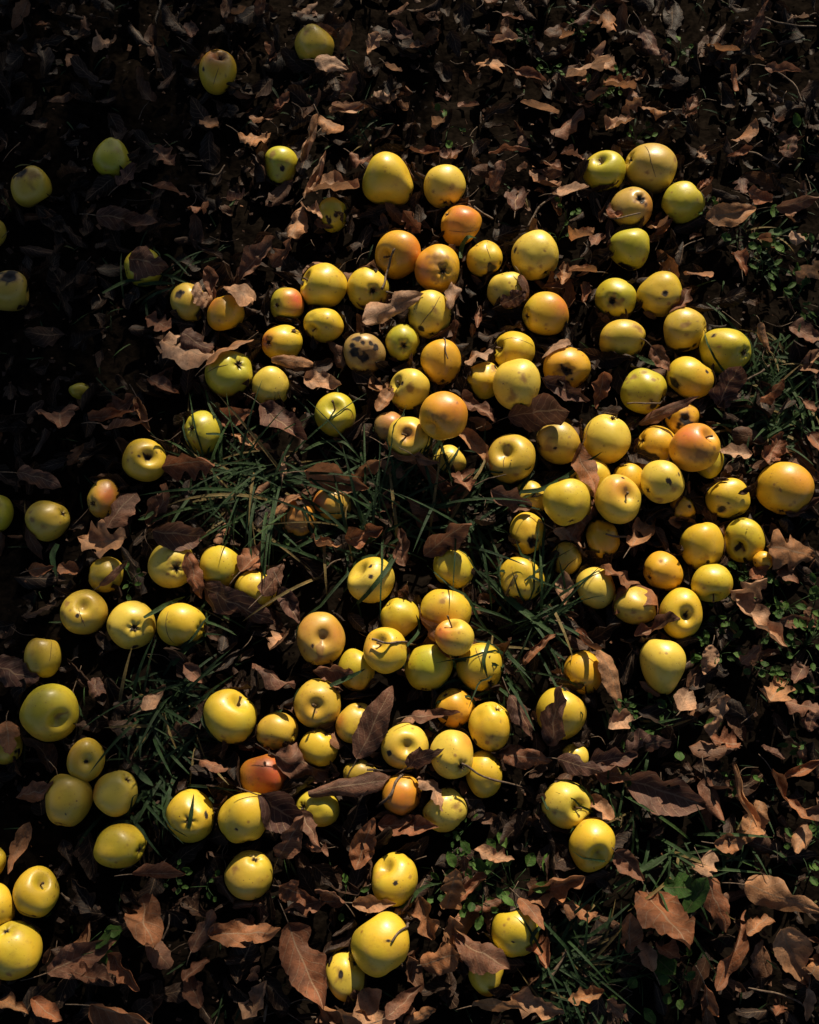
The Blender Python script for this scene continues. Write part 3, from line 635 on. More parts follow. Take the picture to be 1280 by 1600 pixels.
# u, v, length and heading in the photograph, width ratio, tone (0 dark .. 1 pale), shape, curl across, 1 = lies on apples
B_, D_, K_, T_, O_ = .28, .06, .5, 1.0, .75
HAND = [
(373,18,30,20,.5,O_,'o',.6,0),(510,97,56,-12,.5,T_,'o',.7,1),(325,192,50,-50,.5,O_,'o',.5,0),(390,216,52,-12,.5,O_,'e',.5,0),(482,235,80,70,.45,T_,'e',1.7,0),(492,285,72,68,.4,T_,'e',1.8,0),(518,297,88,-8,.55,.85,'m',.7,0),
(512,194,54,-42,.6,O_,'o',.8,0),(560,248,52,-40,.5,B_,'o',.9,0),(487,328,66,-68,.45,T_,'o',.8,0),(462,362,76,80,.5,O_,'o',1.0,0),(765,107,54,75,.7,O_,'m',.8,0),(822,117,54,-25,.55,B_,'o',.9,0),(908,120,80,-35,.7,T_,'m',.5,0),(936,94,48,-20,.7,T_,'m',.6,0),
(927,150,40,25,.5,O_,'o',.5,0),(833,173,64,5,.5,.85,'e',.8,0),(1178,46,74,65,.35,B_,'o',1.2,0),(1122,78,60,-40,.4,O_,'o',.9,0),(1013,62,64,-62,.5,D_,'o',.7,0),(1216,108,62,-25,.4,B_,'o',.9,0),(962,195,48,20,.6,.9,'m',.8,0),(880,202,66,35,.5,B_,'m',.9,0),(1075,174,52,60,.5,B_,'m',1,0),
(884,301,56,-10,.62,T_,'o',.4,0),(1230,234,50,60,.6,B_,'o',.8,0),(1128,342,80,12,.45,O_,'o',.4,0),(1236,322,74,22,.35,B_,'o',1.3,0),(902,378,52,-60,.75,O_,'m',1.2,0),(805,325,82,82,.45,D_,'e',.6,0),(655,238,48,5,.35,B_,'r',1.4,0),(786,236,64,4,.3,.4,'r',2.6,0),(890,247,52,20,.45,B_,'o',.8,0),(862,258,42,-62,.6,B_,'o',1.0,0),(700,245,46,40,.6,B_,'m',.9,0),(727,170,34,10,.5,B_,'s',.8,0),
(313,458,42,-32,.75,T_,'s',.7,1),(372,452,70,-55,.7,T_,'o',.7,1),(392,412,80,40,.5,B_,'o',.9,0),(438,402,54,45,.5,B_,'m',1.0,0),(345,552,80,45,.42,O_,'o',.9,1),(285,547,86,-25,.75,T_,'m',.5,0),(302,532,54,-30,.65,D_,'m',.6,0),(447,563,60,-4,.28,O_,'r',1.0,1),(498,596,60,-20,.55,.9,'o',.6,0),(365,651,66,8,.5,K_,'o',.6,0),(432,655,92,-42,.5,.12,'o',.7,0),(385,688,70,-25,.3,O_,'o',1.1,0),
(598,492,100,25,.42,T_,'o',.8,0),(710,462,70,75,.38,T_,'o',1.7,1),(588,606,40,20,.65,O_,'m',.6,0),(600,628,52,60,.5,O_,'o',.9,0),(742,560,44,25,.65,T_,'m',.6,1),(740,633,66,-48,.42,B_,'m',1.1,0),(830,650,100,15,.5,D_,'e',.35,0),(882,610,74,-20,.5,D_,'o',.8,0),(862,546,46,55,.75,T_,'s',.7,1),(747,500,50,82,.3,B_,'r',1.7,0),(818,446,50,-60,.4,.2,'o',1.0,1),(797,470,44,30,.65,D_,'o',.8,1),(880,436,42,80,.65,O_,'r',1.6,0),
(1028,556,50,-52,.5,B_,'o',.5,0),(1028,648,96,14,.2,.2,'o',1.0,1),(1127,618,66,65,.65,D_,'e',.5,0),(911,724,96,-72,.3,.6,'o',.7,1),(914,818,76,-35,.75,.4,'m',.9,1),(885,842,66,-40,.28,.9,'o',1.1,1),(996,843,78,55,.5,O_,'o',.7,0),(975,910,116,-22,.36,.55,'o',.9,1),(1018,986,66,12,.4,B_,'m',1.4,0),(911,1005,84,-72,.26,.4,'o',1.4,0),(1226,858,92,-2,.5,O_,'m',.7,1),(1225,900,36,-50,.6,B_,'o',.7,0),(1182,897,30,30,.7,K_,'o',.6,0),(1172,965,112,-68,.3,.9,'m',1.0,0),(1160,925,60,50,.55,.9,'m',.8,0),
(952,1046,88,-58,.38,.85,'e',1.0,1),(1068,1099,42,60,.75,T_,'o',.5,0),(1116,1130,60,70,.45,.9,'m',.9,0),(1206,1090,62,55,.6,O_,'m',.8,0),(1243,1102,44,-30,.6,B_,'m',.8,0),(866,1130,86,72,.45,.1,'o',.7,1),(812,1110,66,-58,.5,D_,'o',.8,1),(808,1180,70,-8,.42,.45,'o',.8,1),(895,1193,62,-18,.42,D_,'o',.7,1),(948,1187,64,10,.45,D_,'m',.8,0),(950,1212,54,-15,.55,B_,'o',.8,0),(1000,1170,60,20,.5,D_,'m',.8,0),
(577,1146,104,62,.42,.22,'o',.8,1),(668,1118,66,4,.3,.2,'o',.9,0),(472,1194,100,-18,.48,.3,'o',.5,1),(530,1230,110,10,.3,.2,'r',2.2,1),(672,1226,56,-62,.5,T_,'m',.8,1),(655,1185,60,25,.42,.05,'o',.9,1),(625,1290,80,-6,.4,.42,'o',.7,0),(566,1328,70,68,.45,K_,'o',.8,0),(482,1290,70,-62,.45,.2,'o',.8,0),(450,1318,66,60,.5,B_,'o',.9,0),(495,1328,50,-60,.5,B_,'o',.8,0),(428,1262,80,-30,.65,D_,'o',.6,0),(455,1390,54,-35,.55,.4,'o',.7,0),
(228,1430,94,-65,.5,.62,'o',.45,0),(246,1488,66,-50,.45,B_,'o',.7,0),(370,1460,96,0,.36,.62,'o',.5,0),(470,1494,116,-64,.48,.45,'o',.55,0),(182,1578,84,-12,.5,.6,'o',.6,0),(238,1365,64,-6,.42,K_,'o',.9,0),(48,1240,60,12,.5,.4,'o',.8,0),(12,1142,56,-78,.6,.6,'o',.6,1),(70,1578,60,-35,.4,K_,'o',.8,0),(112,1502,90,24,.42,B_,'o',.8,0),(140,1525,64,-25,.55,B_,'o',.8,0),(18,1568,50,-30,.5,O_,'o',.8,0),(300,1520,40,50,.4,.4,'s',.9,0),(312,1462,60,60,.5,B_,'o',.9,0),(190,1510,60,-40,.45,K_,'m',.9,0),
(527,1580,80,-14,.34,O_,'m',1.0,0),(582,1578,76,-58,.62,.9,'m',.7,0),(622,1575,60,42,.4,B_,'o',.9,0),(650,1590,46,28,.4,O_,'o',.8,0),(683,1500,64,20,.6,.6,'o',.6,0),(742,1484,80,-32,.5,B_,'o',.7,1),(703,1398,56,80,.55,O_,'m',.8,0),(663,1425,54,-70,.5,.6,'m',1.0,0),(575,1411,56,2,.4,.85,'o',1.0,0),(762,1336,52,-8,.42,.9,'m',.8,0),(858,1388,78,22,.5,.65,'m',1.1,0),(826,1416,56,-62,.38,.55,'o',.7,1),(770,1570,76,14,.32,O_,'o',.8,0),(828,1566,70,-18,.4,.8,'m',.9,0),(710,1450,60,-75,.45,O_,'m',1.1,0),(630,1415,40,50,.5,.8,'o',.9,0),
(1030,1422,116,-76,.52,.52,'o',.4,0),(1120,1412,76,-68,.5,.52,'o',.9,0),(1205,1396,98,-16,.42,O_,'o',.6,0),(1230,1478,84,-62,.52,.85,'o',.5,0),(1266,1512,60,60,.55,O_,'o',.7,0),(1138,1502,100,60,.22,.5,'o',1.0,0),(1022,1232,104,-18,.55,.12,'o',.7,0),(1110,1240,60,-75,.5,.3,'o',.9,0),(1152,1235,96,-80,.22,.8,'r',1.8,0),(1225,1240,84,-60,.25,.6,'o',1.2,0),(1250,1205,66,20,.3,.5,'r',1.8,0),(1180,1450,44,40,.5,.7,'s',.8,0),(975,1345,50,-40,.6,.3,'o',.8,0),(223,408,60,-8,.8,.12,'o',.8,1),(890,1415,60,10,.45,.6,'m',1.0,0),(1100,1560,70,-80,.35,.45,'o',1.0,0),
(98,655,78,-72,.68,.3,'e',.5,0),(166,652,74,10,.32,.5,'r',1.2,0),(184,640,50,40,.5,B_,'m',.9,0),(222,642,56,-66,.36,O_,'o',1.0,0),(188,670,76,0,.45,D_,'o',.5,0),(56,747,66,-20,.45,D_,'o',.7,0),(182,803,68,60,.55,.25,'m',.7,1),(157,846,80,-6,.5,.85,'m',.4,0),(60,890,34,5,.6,.5,'o',.7,0),(102,888,28,-10,.7,.6,'s',.7,0),(248,795,78,62,.45,.3,'o',1.0,0),(272,838,76,-12,.6,D_,'o',.6,0),(288,727,86,12,.42,.5,'m',.9,0),(15,1048,70,-20,.6,D_,'o',.4,0),(172,903,50,45,.22,.3,'o',1.0,1),(350,935,116,-32,.4,D_,'o',.9,1),(424,912,66,55,.42,.2,'o',.9,1),(300,888,66,-70,.42,.55,'o',.9,1),
(512,745,92,-16,.5,.6,'o',.5,0),(440,790,52,40,.55,.7,'o',1.2,1),(502,852,54,-35,.45,.7,'r',1.2,0),(560,838,54,20,.5,.5,'m',.8,0),(615,734,62,-4,.42,T_,'o',.45,0),(625,706,96,-18,.32,.2,'o',.9,1),(672,742,88,-48,.32,.4,'o',1.0,0),(735,688,86,-48,.32,O_,'o',.8,0),(727,755,54,-80,.55,.35,'m',1.0,0),(788,778,62,-20,.55,.2,'m',.9,0),(688,850,86,42,.5,.35,'o',.6,0),(676,984,84,-52,.30,.55,'o',1.0,1),(835,1018,60,40,.34,.55,'o',1.1,0),
(330,440,60,-80,.4,B_,'o',.9,0),(250,600,60,-35,.45,.3,'o',.9,0),(215,350,60,-20,.5,.2,'o',.8,0),(260,300,56,10,.42,.35,'o',.8,0),(310,330,60,-55,.4,B_,'o',.9,0),(180,345,74,-8,.5,.05,'o',.5,0),(195,280,50,60,.5,D_,'o',.6,0),(150,1072,46,-70,.5,D_,'o',.7,0),(330,1195,56,-35,.35,.3,'o',.9,0),(420,1050,70,-30,.55,.12,'o',.8,0),(450,940,60,-60,.4,D_,'o',.8,0),
(1060,480,60,60,.4,B_,'m',1.1,0),(1085,430,46,20,.5,.6,'s',.8,0),(1200,620,50,60,.4,.5,'m',.8,0),(1205,710,60,60,.5,.45,'m',1.0,0),(1192,520,46,-70,.4,.8,'o',.9,0),(1268,560,44,40,.5,.9,'o',.8,0),(960,330,40,-80,.6,.4,'e',.6,0),(930,378,44,70,.5,.3,'e',.6,0),(1275,690,50,-75,.5,K_,'o',.7,0),(1245,795,64,25,.35,.2,'o',.9,0),
]
WORDS_T = ['dark purple brown', 'brown', 'reddish brown', 'orange tan', 'pale tan']
def tone_word(t): return WORDS_T[0] if t < .18 else WORDS_T[1] if t < .42 else WORDS_T[2] if t < .66 else WORDS_T[3] if t < .82 else WORDS_T[4]
def form_word(L, shape, curl, wr):
    if shape == 'r': return 'rolled'
    if shape == 's': return 'scrappy'
    if shape == 'm': return 'torn' if curl < .85 else 'crumpled'
    if curl > 1.15: return 'curled'
    if wr < .34: return 'narrow'
    return ('flat' if curl < .55 else 'folded') if L > 62 else 'small'
DIRN = ['right of', 'up and right of', 'above', 'up and left of', 'left of', 'down and left of', 'below', 'down and right of']
used_keys = set(); used_labels = set()
def leaf_label(u, v, tone, form, on):
    near = sorted(AP, key=lambda a: (a.u - u) ** 2 + (a.v - v) ** 2)[:26]
    head = f'{form} {tone_word(tone)} leaf'
    for rank, a in enumerate(near):
        dx, dy = u - a.u, -(v - a.v); d = math.hypot(dx, dy) / ((a.rx + a.ry) / 2)
        sec = int(((math.degrees(math.atan2(dy, dx)) + 22.5) % 360) // 45)
        pre = 'lying on' if (d < .85 and on) else ('just ' if d < 1.9 else 'well ' if d > 4 else '') + DIRN[sec]
        key = (a.k, pre, head)
        if key in used_keys: continue
        lab = f'{head} {pre} {a.nick}'
        if len(lab.split()) > 16: lab = f'{tone_word(tone)} leaf {pre} {a.nick}'
        if len(lab.split()) > 16 or lab in used_labels: continue
        used_keys.add(key); used_labels.add(lab); return lab
    raise RuntimeError('no label')

def leaf_obj(u, v, Lp, ang, wr, tone, shape, curl, on, seed, tilt=None):
    g = np.random.default_rng(seed)
    L = Lp * DIST / FPX * 1.14; W = L * wr * 1.2
    P, F, uv = leaf_grid(L, W, shape, curl * 1.25 * g.choice([1, 1, 1, -1]) if not on else -abs(curl) * .8, g.uniform(-.5, 1.1) if not on else -.6, seed)
    h0 = .014 + (g.uniform(.004, .024))
    c = px(u, v, h0)
    if on:
        for _ in range(4): c = px(u, v, max(apple_top(c) + .004, h0 + .012))
        ts = [[], []]                                  # lean with the apples it lies on
        e = L * .3
        gxy = [(apple_top(c + [e, 0, 0]) - apple_top(c - [e, 0, 0])), (apple_top(c + [0, e, 0]) - apple_top(c - [0, e, 0]))]
        sl_ = np.clip(np.array(gxy) / (2 * e), -.8, .8)
        nrm = np.array([-sl_[0], -sl_[1], 1]); nrm /= np.linalg.norm(nrm)
        q = np.array(Vector((0, 0, 1)).rotation_difference(Vector(nrm)).to_matrix())
        M = q @ rotm(R_(ang), g.uniform(-.15, .15), g.uniform(-.2, .2))
    else:
        # leaves lodged in the litter, most of them tipped towards the light or away from it
        M = rotm(R_(ang), g.uniform(-.45, .45), 0) ; tx = g.uniform(-.6, .35)
        if g.random() < .34: tx = g.uniform(-1.15, -.55) if g.random() < .45 else g.uniform(.45, .9); c[2] += W * .22
        M = np.array(Matrix.Rotation(tx, 3, 'X')) @ M
    P = P @ M.T + c
    P[:, 2] += max(0, (h0 * .5) - P[:, 2].min()) * (0 if on else .6)
    P = push_out(P, .004 if on else .002)
    P = push_out(P, .004 if on else .002)
    base = P.mean(0)
    o = obj('fallen_leaf', mesh('fallen_leaf', P - base, F, M_LEAF, {'tone': np.clip(tone + g.uniform(-.06, .06) + 0 * P[:, 0], 0, 1)}, uv), None, base)
    if shape in 'oe' and g.random() < .75:
        t0 = P.reshape(25, 11, 3)[0].mean(0); t1 = P.reshape(25, 11, 3)[4, 5]; dv = (t0 - t1) / (np.linalg.norm(t0 - t1) + 1e-6)
        side = np.cross(dv, [0, 0, 1]) * g.uniform(-.3, .3)
        ln = L * g.uniform(.25, .45)
        pts = spline([t0 - dv * ln * .05, t0 + dv * ln * .5 + side * ln * .4, t0 + dv * ln + side * ln + np.array([0, 0, -.004])], 7)
        V, F2 = tube(pts, .0008, .0006, 5); V = push_out(V)
        obj('stalk', mesh('leaf_stalk', V - base, F2, M_TWIG), o)
    return tag(o, leaf_label(u, v, tone, form_word(Lp, shape, curl, wr), on), 'leaf', 'dry leaves lying among the apples')
for i, (u, v, Lp, ang, wr, tone, shape, curl, on) in enumerate(HAND):
    leaf_obj(u, v, Lp, ang, wr, tone, shape, curl, on, 3000 + i)

# more of the same kind between them, up to about three hundred, thickest at the upper right
taken = [(h[0], h[1], h[2]) for h in HAND]; n_extra = 0; tries = 0
rr = random.Random(5)
while n_extra < 88 and tries < 6000:
    tries += 1
    u, v = rr.uniform(150, 1275), rr.uniform(5, 1595)
    dens = 1.0 if (u > 640 and v < 480) or (u > 1080) or v > 1350 else .45 if u > 330 else .25
    if rr.random() > dens: continue
    if any((u - a.u) ** 2 + (v - a.v) ** 2 < (a.rx + 13) ** 2 for a in AP): continue
    if any((u - x) ** 2 + (v - y) ** 2 < (l * .42 + 14) ** 2 for x, y, l in taken): continue
    Lp = rr.uniform(34, 60)
    try:
        leaf_obj(u, v, Lp, rr.uniform(0, 360), rr.uniform(.38, .62), rr.choice([.05, .2, .3, .35, .5, .7, .85, 1]), rr.choice('ooemms'), rr.uniform(.5, 1.3), 0, 5000 + tries)
    except RuntimeError: continue
    taken.append((u, v, Lp)); n_extra += 1

# ------------------------------------------------------------------ litter nobody could count
def joined(name, parts, mat, label=None, smooth=True):
    V, F, U, T_a = [], [], [], []; k = 0
    for P, f, uv, tone in parts:
        V.append(P); F.append(f + k); U.append(uv); T_a.append(np.full(len(P), tone)); k += len(P)
    o = obj(name, mesh(name, np.vstack(V), np.vstack(F), mat, {'tone': np.concatenate(T_a)}, np.vstack(U), smooth))
    o['kind'] = 'stuff'; 
    if label: o['label'] = label
    return o
rg = np.random.default_rng(77); parts = []
TPL = [leaf_grid(1, rg.uniform(.38, .68), rg.choice(list('oooems')), rg.uniform(.5, 2.0) * rg.choice([1, -1]), rg.uniform(-.8, 1.5), 8000 + i, 11, 7) for i in range(40)]
for i in range(3300):
    x, y = rg.uniform(-.95, .95), rg.uniform(-1.05, 1.15)
    P, F, uv = TPL[rg.integers(40)]; L = rg.uniform(.020, .074)
    c = np.array([x, y, rg.uniform(-.004, .020)])
    M = rotm(rg.uniform(0, 6.28), rg.uniform(-.8, .8), rg.uniform(-.8, .8))
    Q = P * L @ M.T + c
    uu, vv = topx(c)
    lit = .22 if (uu > 600 and vv < 560) or uu > 1050 or vv > 1450 else .08  # sunlit regions get more bright leaves, light put into the tone
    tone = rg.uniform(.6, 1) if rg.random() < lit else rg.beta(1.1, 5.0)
    parts.append((Q, F, uv, tone))
for i in range(900):                                         # leaves heaped against the fruit
    a = AP[rg.integers(len(AP))]; th_ = rg.uniform(0, 6.28); rr_ = a.R * rg.uniform(.92, 1.35)
    if a.u < 270 and a.v < 1470: continue
    P, F, uv = TPL[rg.integers(40)]; L = rg.uniform(.024, .060)
    c = np.array([a.c[0] + math.cos(th_) * rr_, a.c[1] + math.sin(th_) * rr_, rg.uniform(.010,   .006 + a.R * .5)])
    if apple_top(c) > c[2] + .02: continue
    M = np.array(Matrix.Rotation(th_, 3, 'Z') @ Matrix.Rotation(rg.uniform(.2, 1.1), 3, 'Y') @ Matrix.Rotation(rg.uniform(0, 6.28), 3, 'Z'))
    parts.append((P * L @ M.T + c, F, uv, rg.uniform(.6, 1) if rg.random() < .2 else rg.beta(1.1, 4.2)))
allV = np.vstack([p[0] for p in parts]); V0 = allV.copy(); allV = push_out(allV, .002); k = 0; moved = np.linalg.norm(allV[:, :] - V0, axis=1)
lift_ = allV[:, 2] - V0[:, 2]; lat_ = np.linalg.norm(allV[:, :2] - V0[:, :2], axis=1)
parts2 = []
for P, F, uv, tn in parts:
    mv = np.where(lat_[k:k + len(P)] > .0008, moved[k:k + len(P)], 0)    # what would lie inside a fruit is cut away
    F2 = F[(mv[F] < .007).all(1)] if mv.max() > .007 else F
    if len(F2) > .35 * len(F): parts2.append((allV[k:k + len(P)], F2, uv, tn))
    k += len(P)
joined('leaf_litter', parts2, M_LITTER, 'dark decayed leaf litter, toned brighter in the sunlit parts')
# small crumbs of leaf
cr = []
Q4 = np.array([[-.5, -.4, 0], [.5, -.35, .1], [.45, .4, 0], [-.4, .45, .12]]); F4 = np.array([[0, 1, 2, 3]])
U4 = np.array([[0, 0], [1, 0], [1, 1], [0, 1.]])
for i in range(3600):
    x, y = rg.uniform(-.8, .8), rg.uniform(-.95, 1.05); s_ = rg.uniform(.002, .007) * (1 + .6 * (rg.random() < .15))
    Q = (Q4 + rg.uniform(-.15, .15, (4, 3))) * s_ * [1, rg.uniform(.4, 1), 1] @ rotm(rg.uniform(0, 6.28), rg.uniform(-.7, .7), rg.uniform(-.7, .7)).T
    z = rg.uniform(.002, .018); c = np.array([x, y, z])
    tz = apple_top(c)
    if tz > 0:
        if rg.random() > .22: continue
        c[2] = tz + .0008; Q = Q * .34
    cr.append((Q + c, F4, U4 * .3, rg.beta(1.7, 2.0)))
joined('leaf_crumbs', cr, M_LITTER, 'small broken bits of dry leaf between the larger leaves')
# ------------------------------------------------------------------ twigs
TW = [
([(598,452),(604,425),(617,388)],1.5,'thin dark twig bent over the cavity of the golden apple'),([(604,455),(622,461),(645,457)],1.5,'short pale twig lying below the golden apple'),
([(668,332),(705,322),(742,313)],1.2,'thin stalk arching over the orange topped apple'),([(741,322),(757,335),(771,343)],1.3,'little curled twig right of the orange topped apple'),
([(824,356),(845,322),(890,293)],1.6,'forked brown stalk right of the orange topped apple'),([(890,293),(920,296),(944,308)],1.1,'wiry stalk running from the pale leaf to the apples'),
([(931,310),(945,335),(965,341),(1000,333)],1.3,'hooked twig across the brownish crusted apple'),([(1055,398),(1075,382),(1100,372)],1.2,'straight bare twig left of the tan leaf at upper right'),
([(1168,594),(1190,580),(1203,570)],1.4,'short straw right of the large green apple'),([(980,631),(1010,631),(1042,626)],1.0,'dry straw across the foot of the mottled green apple'),
([(582,1000),(610,1005),(650,1006)],1.3,'thin dark twig lying across a yellow apple left of centre'),([(573,1203),(620,1204),(662,1198)],1.3,'straight reddish twig over the hidden dark yellow apple'),
([(722,1195),(760,1214),(815,1230)],1.3,'long thin twig from the bright eye apple to the right'),([(588,1262),(610,1240),(630,1210)],1.7,'yellow dry straw leaning on the orange shaded apple'),
([(611,1472),(624,1455),(643,1440)],1.2,'short curved twig lying on the biggest golden apple'),([(555,1415),(560,1395),(580,1380)],1.0,'thin looping stalk above the biggest golden apple'),
([(946,834),(965,839),(990,839)],1.2,'pale leaf stalk spanning between the torn leaf and tan leaf'),([(858,928),(890,930),(908,945),(912,965)],1.2,'curved dry stem above the narrow brown leaf'),
([(405,1530),(418,1560),(412,1598)],1.5,'reddish twig standing in the dark at bottom left'),([(255,1468),(262,1450),(265,1428)],1.2,'thin leaf stalk beside the flat leaf at bottom left'),
([(97,1395),(115,1408),(135,1410)],1.7,'short knobbed twig right of the cleft foot apple'),([(700,560),(695,540),(690,531)],.9,'tiny twig above the golden barrel shaped apple'),
([(1160,235),(1185,240),(1218,262)],1.1,'bare twig high on the right side'),([(1195,28),(1230,38),(1275,42)],1.2,'long bare twig at the upper right corner'),
([(1205,105),(1240,130),(1255,160)],1.1,'curved twig below the bare twig at upper right'),([(675,780),(705,770),(790,740)],.9,'dry straw left of the olive gold apple'),
([(860,1530),(880,1495),(890,1480)],1.6,'bent brown stem in the grass at bottom right'),([(1270,1590),(1240,1560),(1170,1545)],1.2,'twig in the bottom right corner'),
([(310,270),(340,272),(352,258)],1.0,'thin twig in the dark at the upper left'),([(500,900),(520,880),(540,872)],1.0,'fine stalk above the lumpy pale apple'),
]
for i, (pp, wd, lab) in enumerate(TW):
    pts = []
    for (u, v) in pp:
        p = px(u, v, .02)
        for _ in range(3): p = px(u, v, max(apple_top(p) + .003, .016))
        pts.append(p)
    pts = spline(pts, 16); pts += .0012 * np.stack([wob(pts, 60 + i, 150), wob(pts, 160 + i, 150), wob(pts, 260 + i, 150)], 1)
    pts = push_out(pts, .0018)
    r = wd * .00115 * (1 + .25 * wob(pts, 360 + i, 300)); r[-1] *= .6
    V, F = tube(pts, r, None, 6); base = V.mean(0)
    tag(obj('twig', mesh('twig', V - base, F, M_TWIG), None, base), lab, 'twig', 'thin dry twigs and stalks among the leaves')
# countless finer stalks
V_, F3, F4_, k = [], [], [], 0
for i in range(420):
    c = np.array([rg.uniform(-.75, .75), rg.uniform(-.9, 1.0), rg.uniform(.006, .022)]); a_ = rg.uniform(0, 6.28); l = rg.uniform(.012, .05)
    if apple_top(c) > 0: continue
    d = np.array([math.cos(a_), math.sin(a_), rg.uniform(-.2, .35)]) * l; sd = np.cross(d, [0, 0, 1]) * rg.uniform(-.3, .3)
    V, F = tube(push_out(spline([c - d / 2, c + sd, c + d / 2], 6), .001), .0007, .0004, 4)
    V_.append(V); F4_.append(F[0] + k); F3.append(F[1] + k); k += len(V)
o = obj('dry_stalks', mesh('dry_stalks', np.vstack(V_), [np.vstack(F4_), np.vstack(F3)], M_TWIG)); tag(o, 'fine dry stalks scattered through the litter', None, None, 'stuff')

# ------------------------------------------------------------------ grass
def blade(pts, wd, seed):
    pts = np.asarray(pts); n = len(pts); tan = np.gradient(pts, axis=0); tan /= np.linalg.norm(tan, axis=1)[:, None]
    sd = np.cross(tan, [0, 0, 1.]); sd /= np.linalg.norm(sd, axis=1)[:, None] + 1e-6; nn = np.cross(sd, tan)
    tw = np.random.default_rng(seed).uniform(-.8, .8) * np.linspace(0, 1, n)[:, None]
    sd = sd * np.cos(tw) + nn * np.sin(tw)
    wv = wd * np.sin(math.pi * (np.linspace(.16, .995, n))) ** .65
    P = np.stack([pts - sd * wv[:, None] / 2, pts - nn * wv[:, None] * .14, pts + sd * wv[:, None] / 2], 1).reshape(-1, 3)
    s, t = np.meshgrid([0, .5, 1], np.linspace(0, 1, n)); return P, grid_faces(n, 3), np.stack([s.ravel(), t.ravel() * .1], 1)
def free_blade(c, head, L, lean, seed, n=7):
    g = np.random.default_rng(seed); d = np.array([math.cos(head), math.sin(head), 0]); pts = []; p = c.copy(); el = R_(g.uniform(18, 66)); 
    for i in range(n):
        pts.append(p.copy()); p = p + (d * math.cos(el) + np.array([0, 0, math.sin(el)])) * L / n; el -= lean / n
        d = d @ rotm(0, 0, 0).T
    return push_out(np.array(pts), .003)
# prominent single blades
BL = [
([(558,943),(592,905),(622,862),(645,815)],6.5,.5,'long green grass blade across the lumpy pale apple'),([(800,770),(845,765),(895,738),(941,706)],6.5,.4,'long green grass blade across the big lime yellow apple'),
([(762,905),(800,940),(845,975),(896,1016)],9,.6,'broad green grass blade right of the dim central apples'),([(757,740),(785,752),(800,775),(803,800)],5,.4,'arching grass blade below the olive gold apple'),
([(470,735),(525,748),(560,770),(585,795)],6,.4,'dark grass blade over the shaded orange sided apple'),([(720,403),(722,385),(732,370),(745,372)],7,.8,'green grass blade touching the bruised orange apple'),
([(470,708),(500,692),(535,690),(560,712)],5,.7,'arching grass blade below the pale green apple'),([(515,1072),(545,1058),(570,1045)],6,.5,'green blade lying on the apple right of the pinkish one'),
([(320,717),(345,730),(365,742)],4,.5,'short blade below the yellow green apple at left'),([(322,678),(340,678),(354,682)],4,.6,'tiny blade across the apple with its eye to the left'),
([(208,1195),(225,1215),(240,1228)],9,.3,'broad dark blade over the cream apple at lower left'),([(295,1295),(299,1270),(303,1240)],6,.5,'single blade standing over the wrinkled eye apple'),
([(160,458),(195,440),(225,436)],5,.6,'pale grass blade in the shade at upper left'),([(215,445),(245,442),(270,443)],6,.6,'flat grass blade right of the pale one in the shade'),
([(845,1445),(835,1455),(830,1470),(832,1480)],5,.4,'short curved blade on the smooth lime apple'),([(625,1420),(645,1400),(665,1385),(690,1380)],5,.7,'green blade right of the knobbly dimpled apple'),
([(960,1385),(1000,1360),(1050,1330)],7,.7,'bright grass blade right of the shaded hollow apple'),([(835,1545),(850,1525),(870,1515)],5,.5,'curved blade at the bottom beside orange leaves'),
([(740,770),(700,790),(655,790),(620,800)],6,.4,'dark trailing grass blade in the central grass'),([(240,800),(228,808),(216,812)],6,.6,'short green blade near the small blushed apple'),
([(150,590),(160,600),(250,690)],2,.3,'thin dark grass stem at the left'),([(90,850),(82,870),(90,905)],9,.3,'broad grey green blade below the speckled apple'),
([(270,1040),(295,1010),(318,1000)],6,.6,'pale blade below the grass covered apple'),([(225,965),(260,945),(290,932)],6,.6,'green stem crossing the grass covered apple'),
([(1045,570),(1015,565),(990,552)],7,.6,'short green blade below the olive green apple'),([(635,1010),(655,985),(650,960)],4,.4,'thin blade between the large yellow and twig crossed apples'),
([(765,1000),(756,1030),(762,1060)],5,.6,'blade hanging over the striped yellow apple'),([(780,1075),(800,1090),(815,1100)],5,.6,'short blade on the large bright yellow apple'),
]
for i, (pp, wd, tn, lab) in enumerate(BL):
    pts = []
    for j, (u, v) in enumerate(pp):
        p = px(u, v, .03)
        for _ in range(3): p = px(u, v, max(apple_top(p) + .004, .026))
        pts.append(p)
    pts = push_out(spline(pts, 14), .0035); P, F, uv = blade(pts, wd * DIST / FPX * 1.15, 90 + i); base = P.mean(0)
    tag(obj('grass_sprig', mesh('grass_sprig', P - base, F, M_GRASS, {'tone': np.full(len(P), tn)}, uv), None, base), lab, 'grass blade', 'single grass blades over the apples')
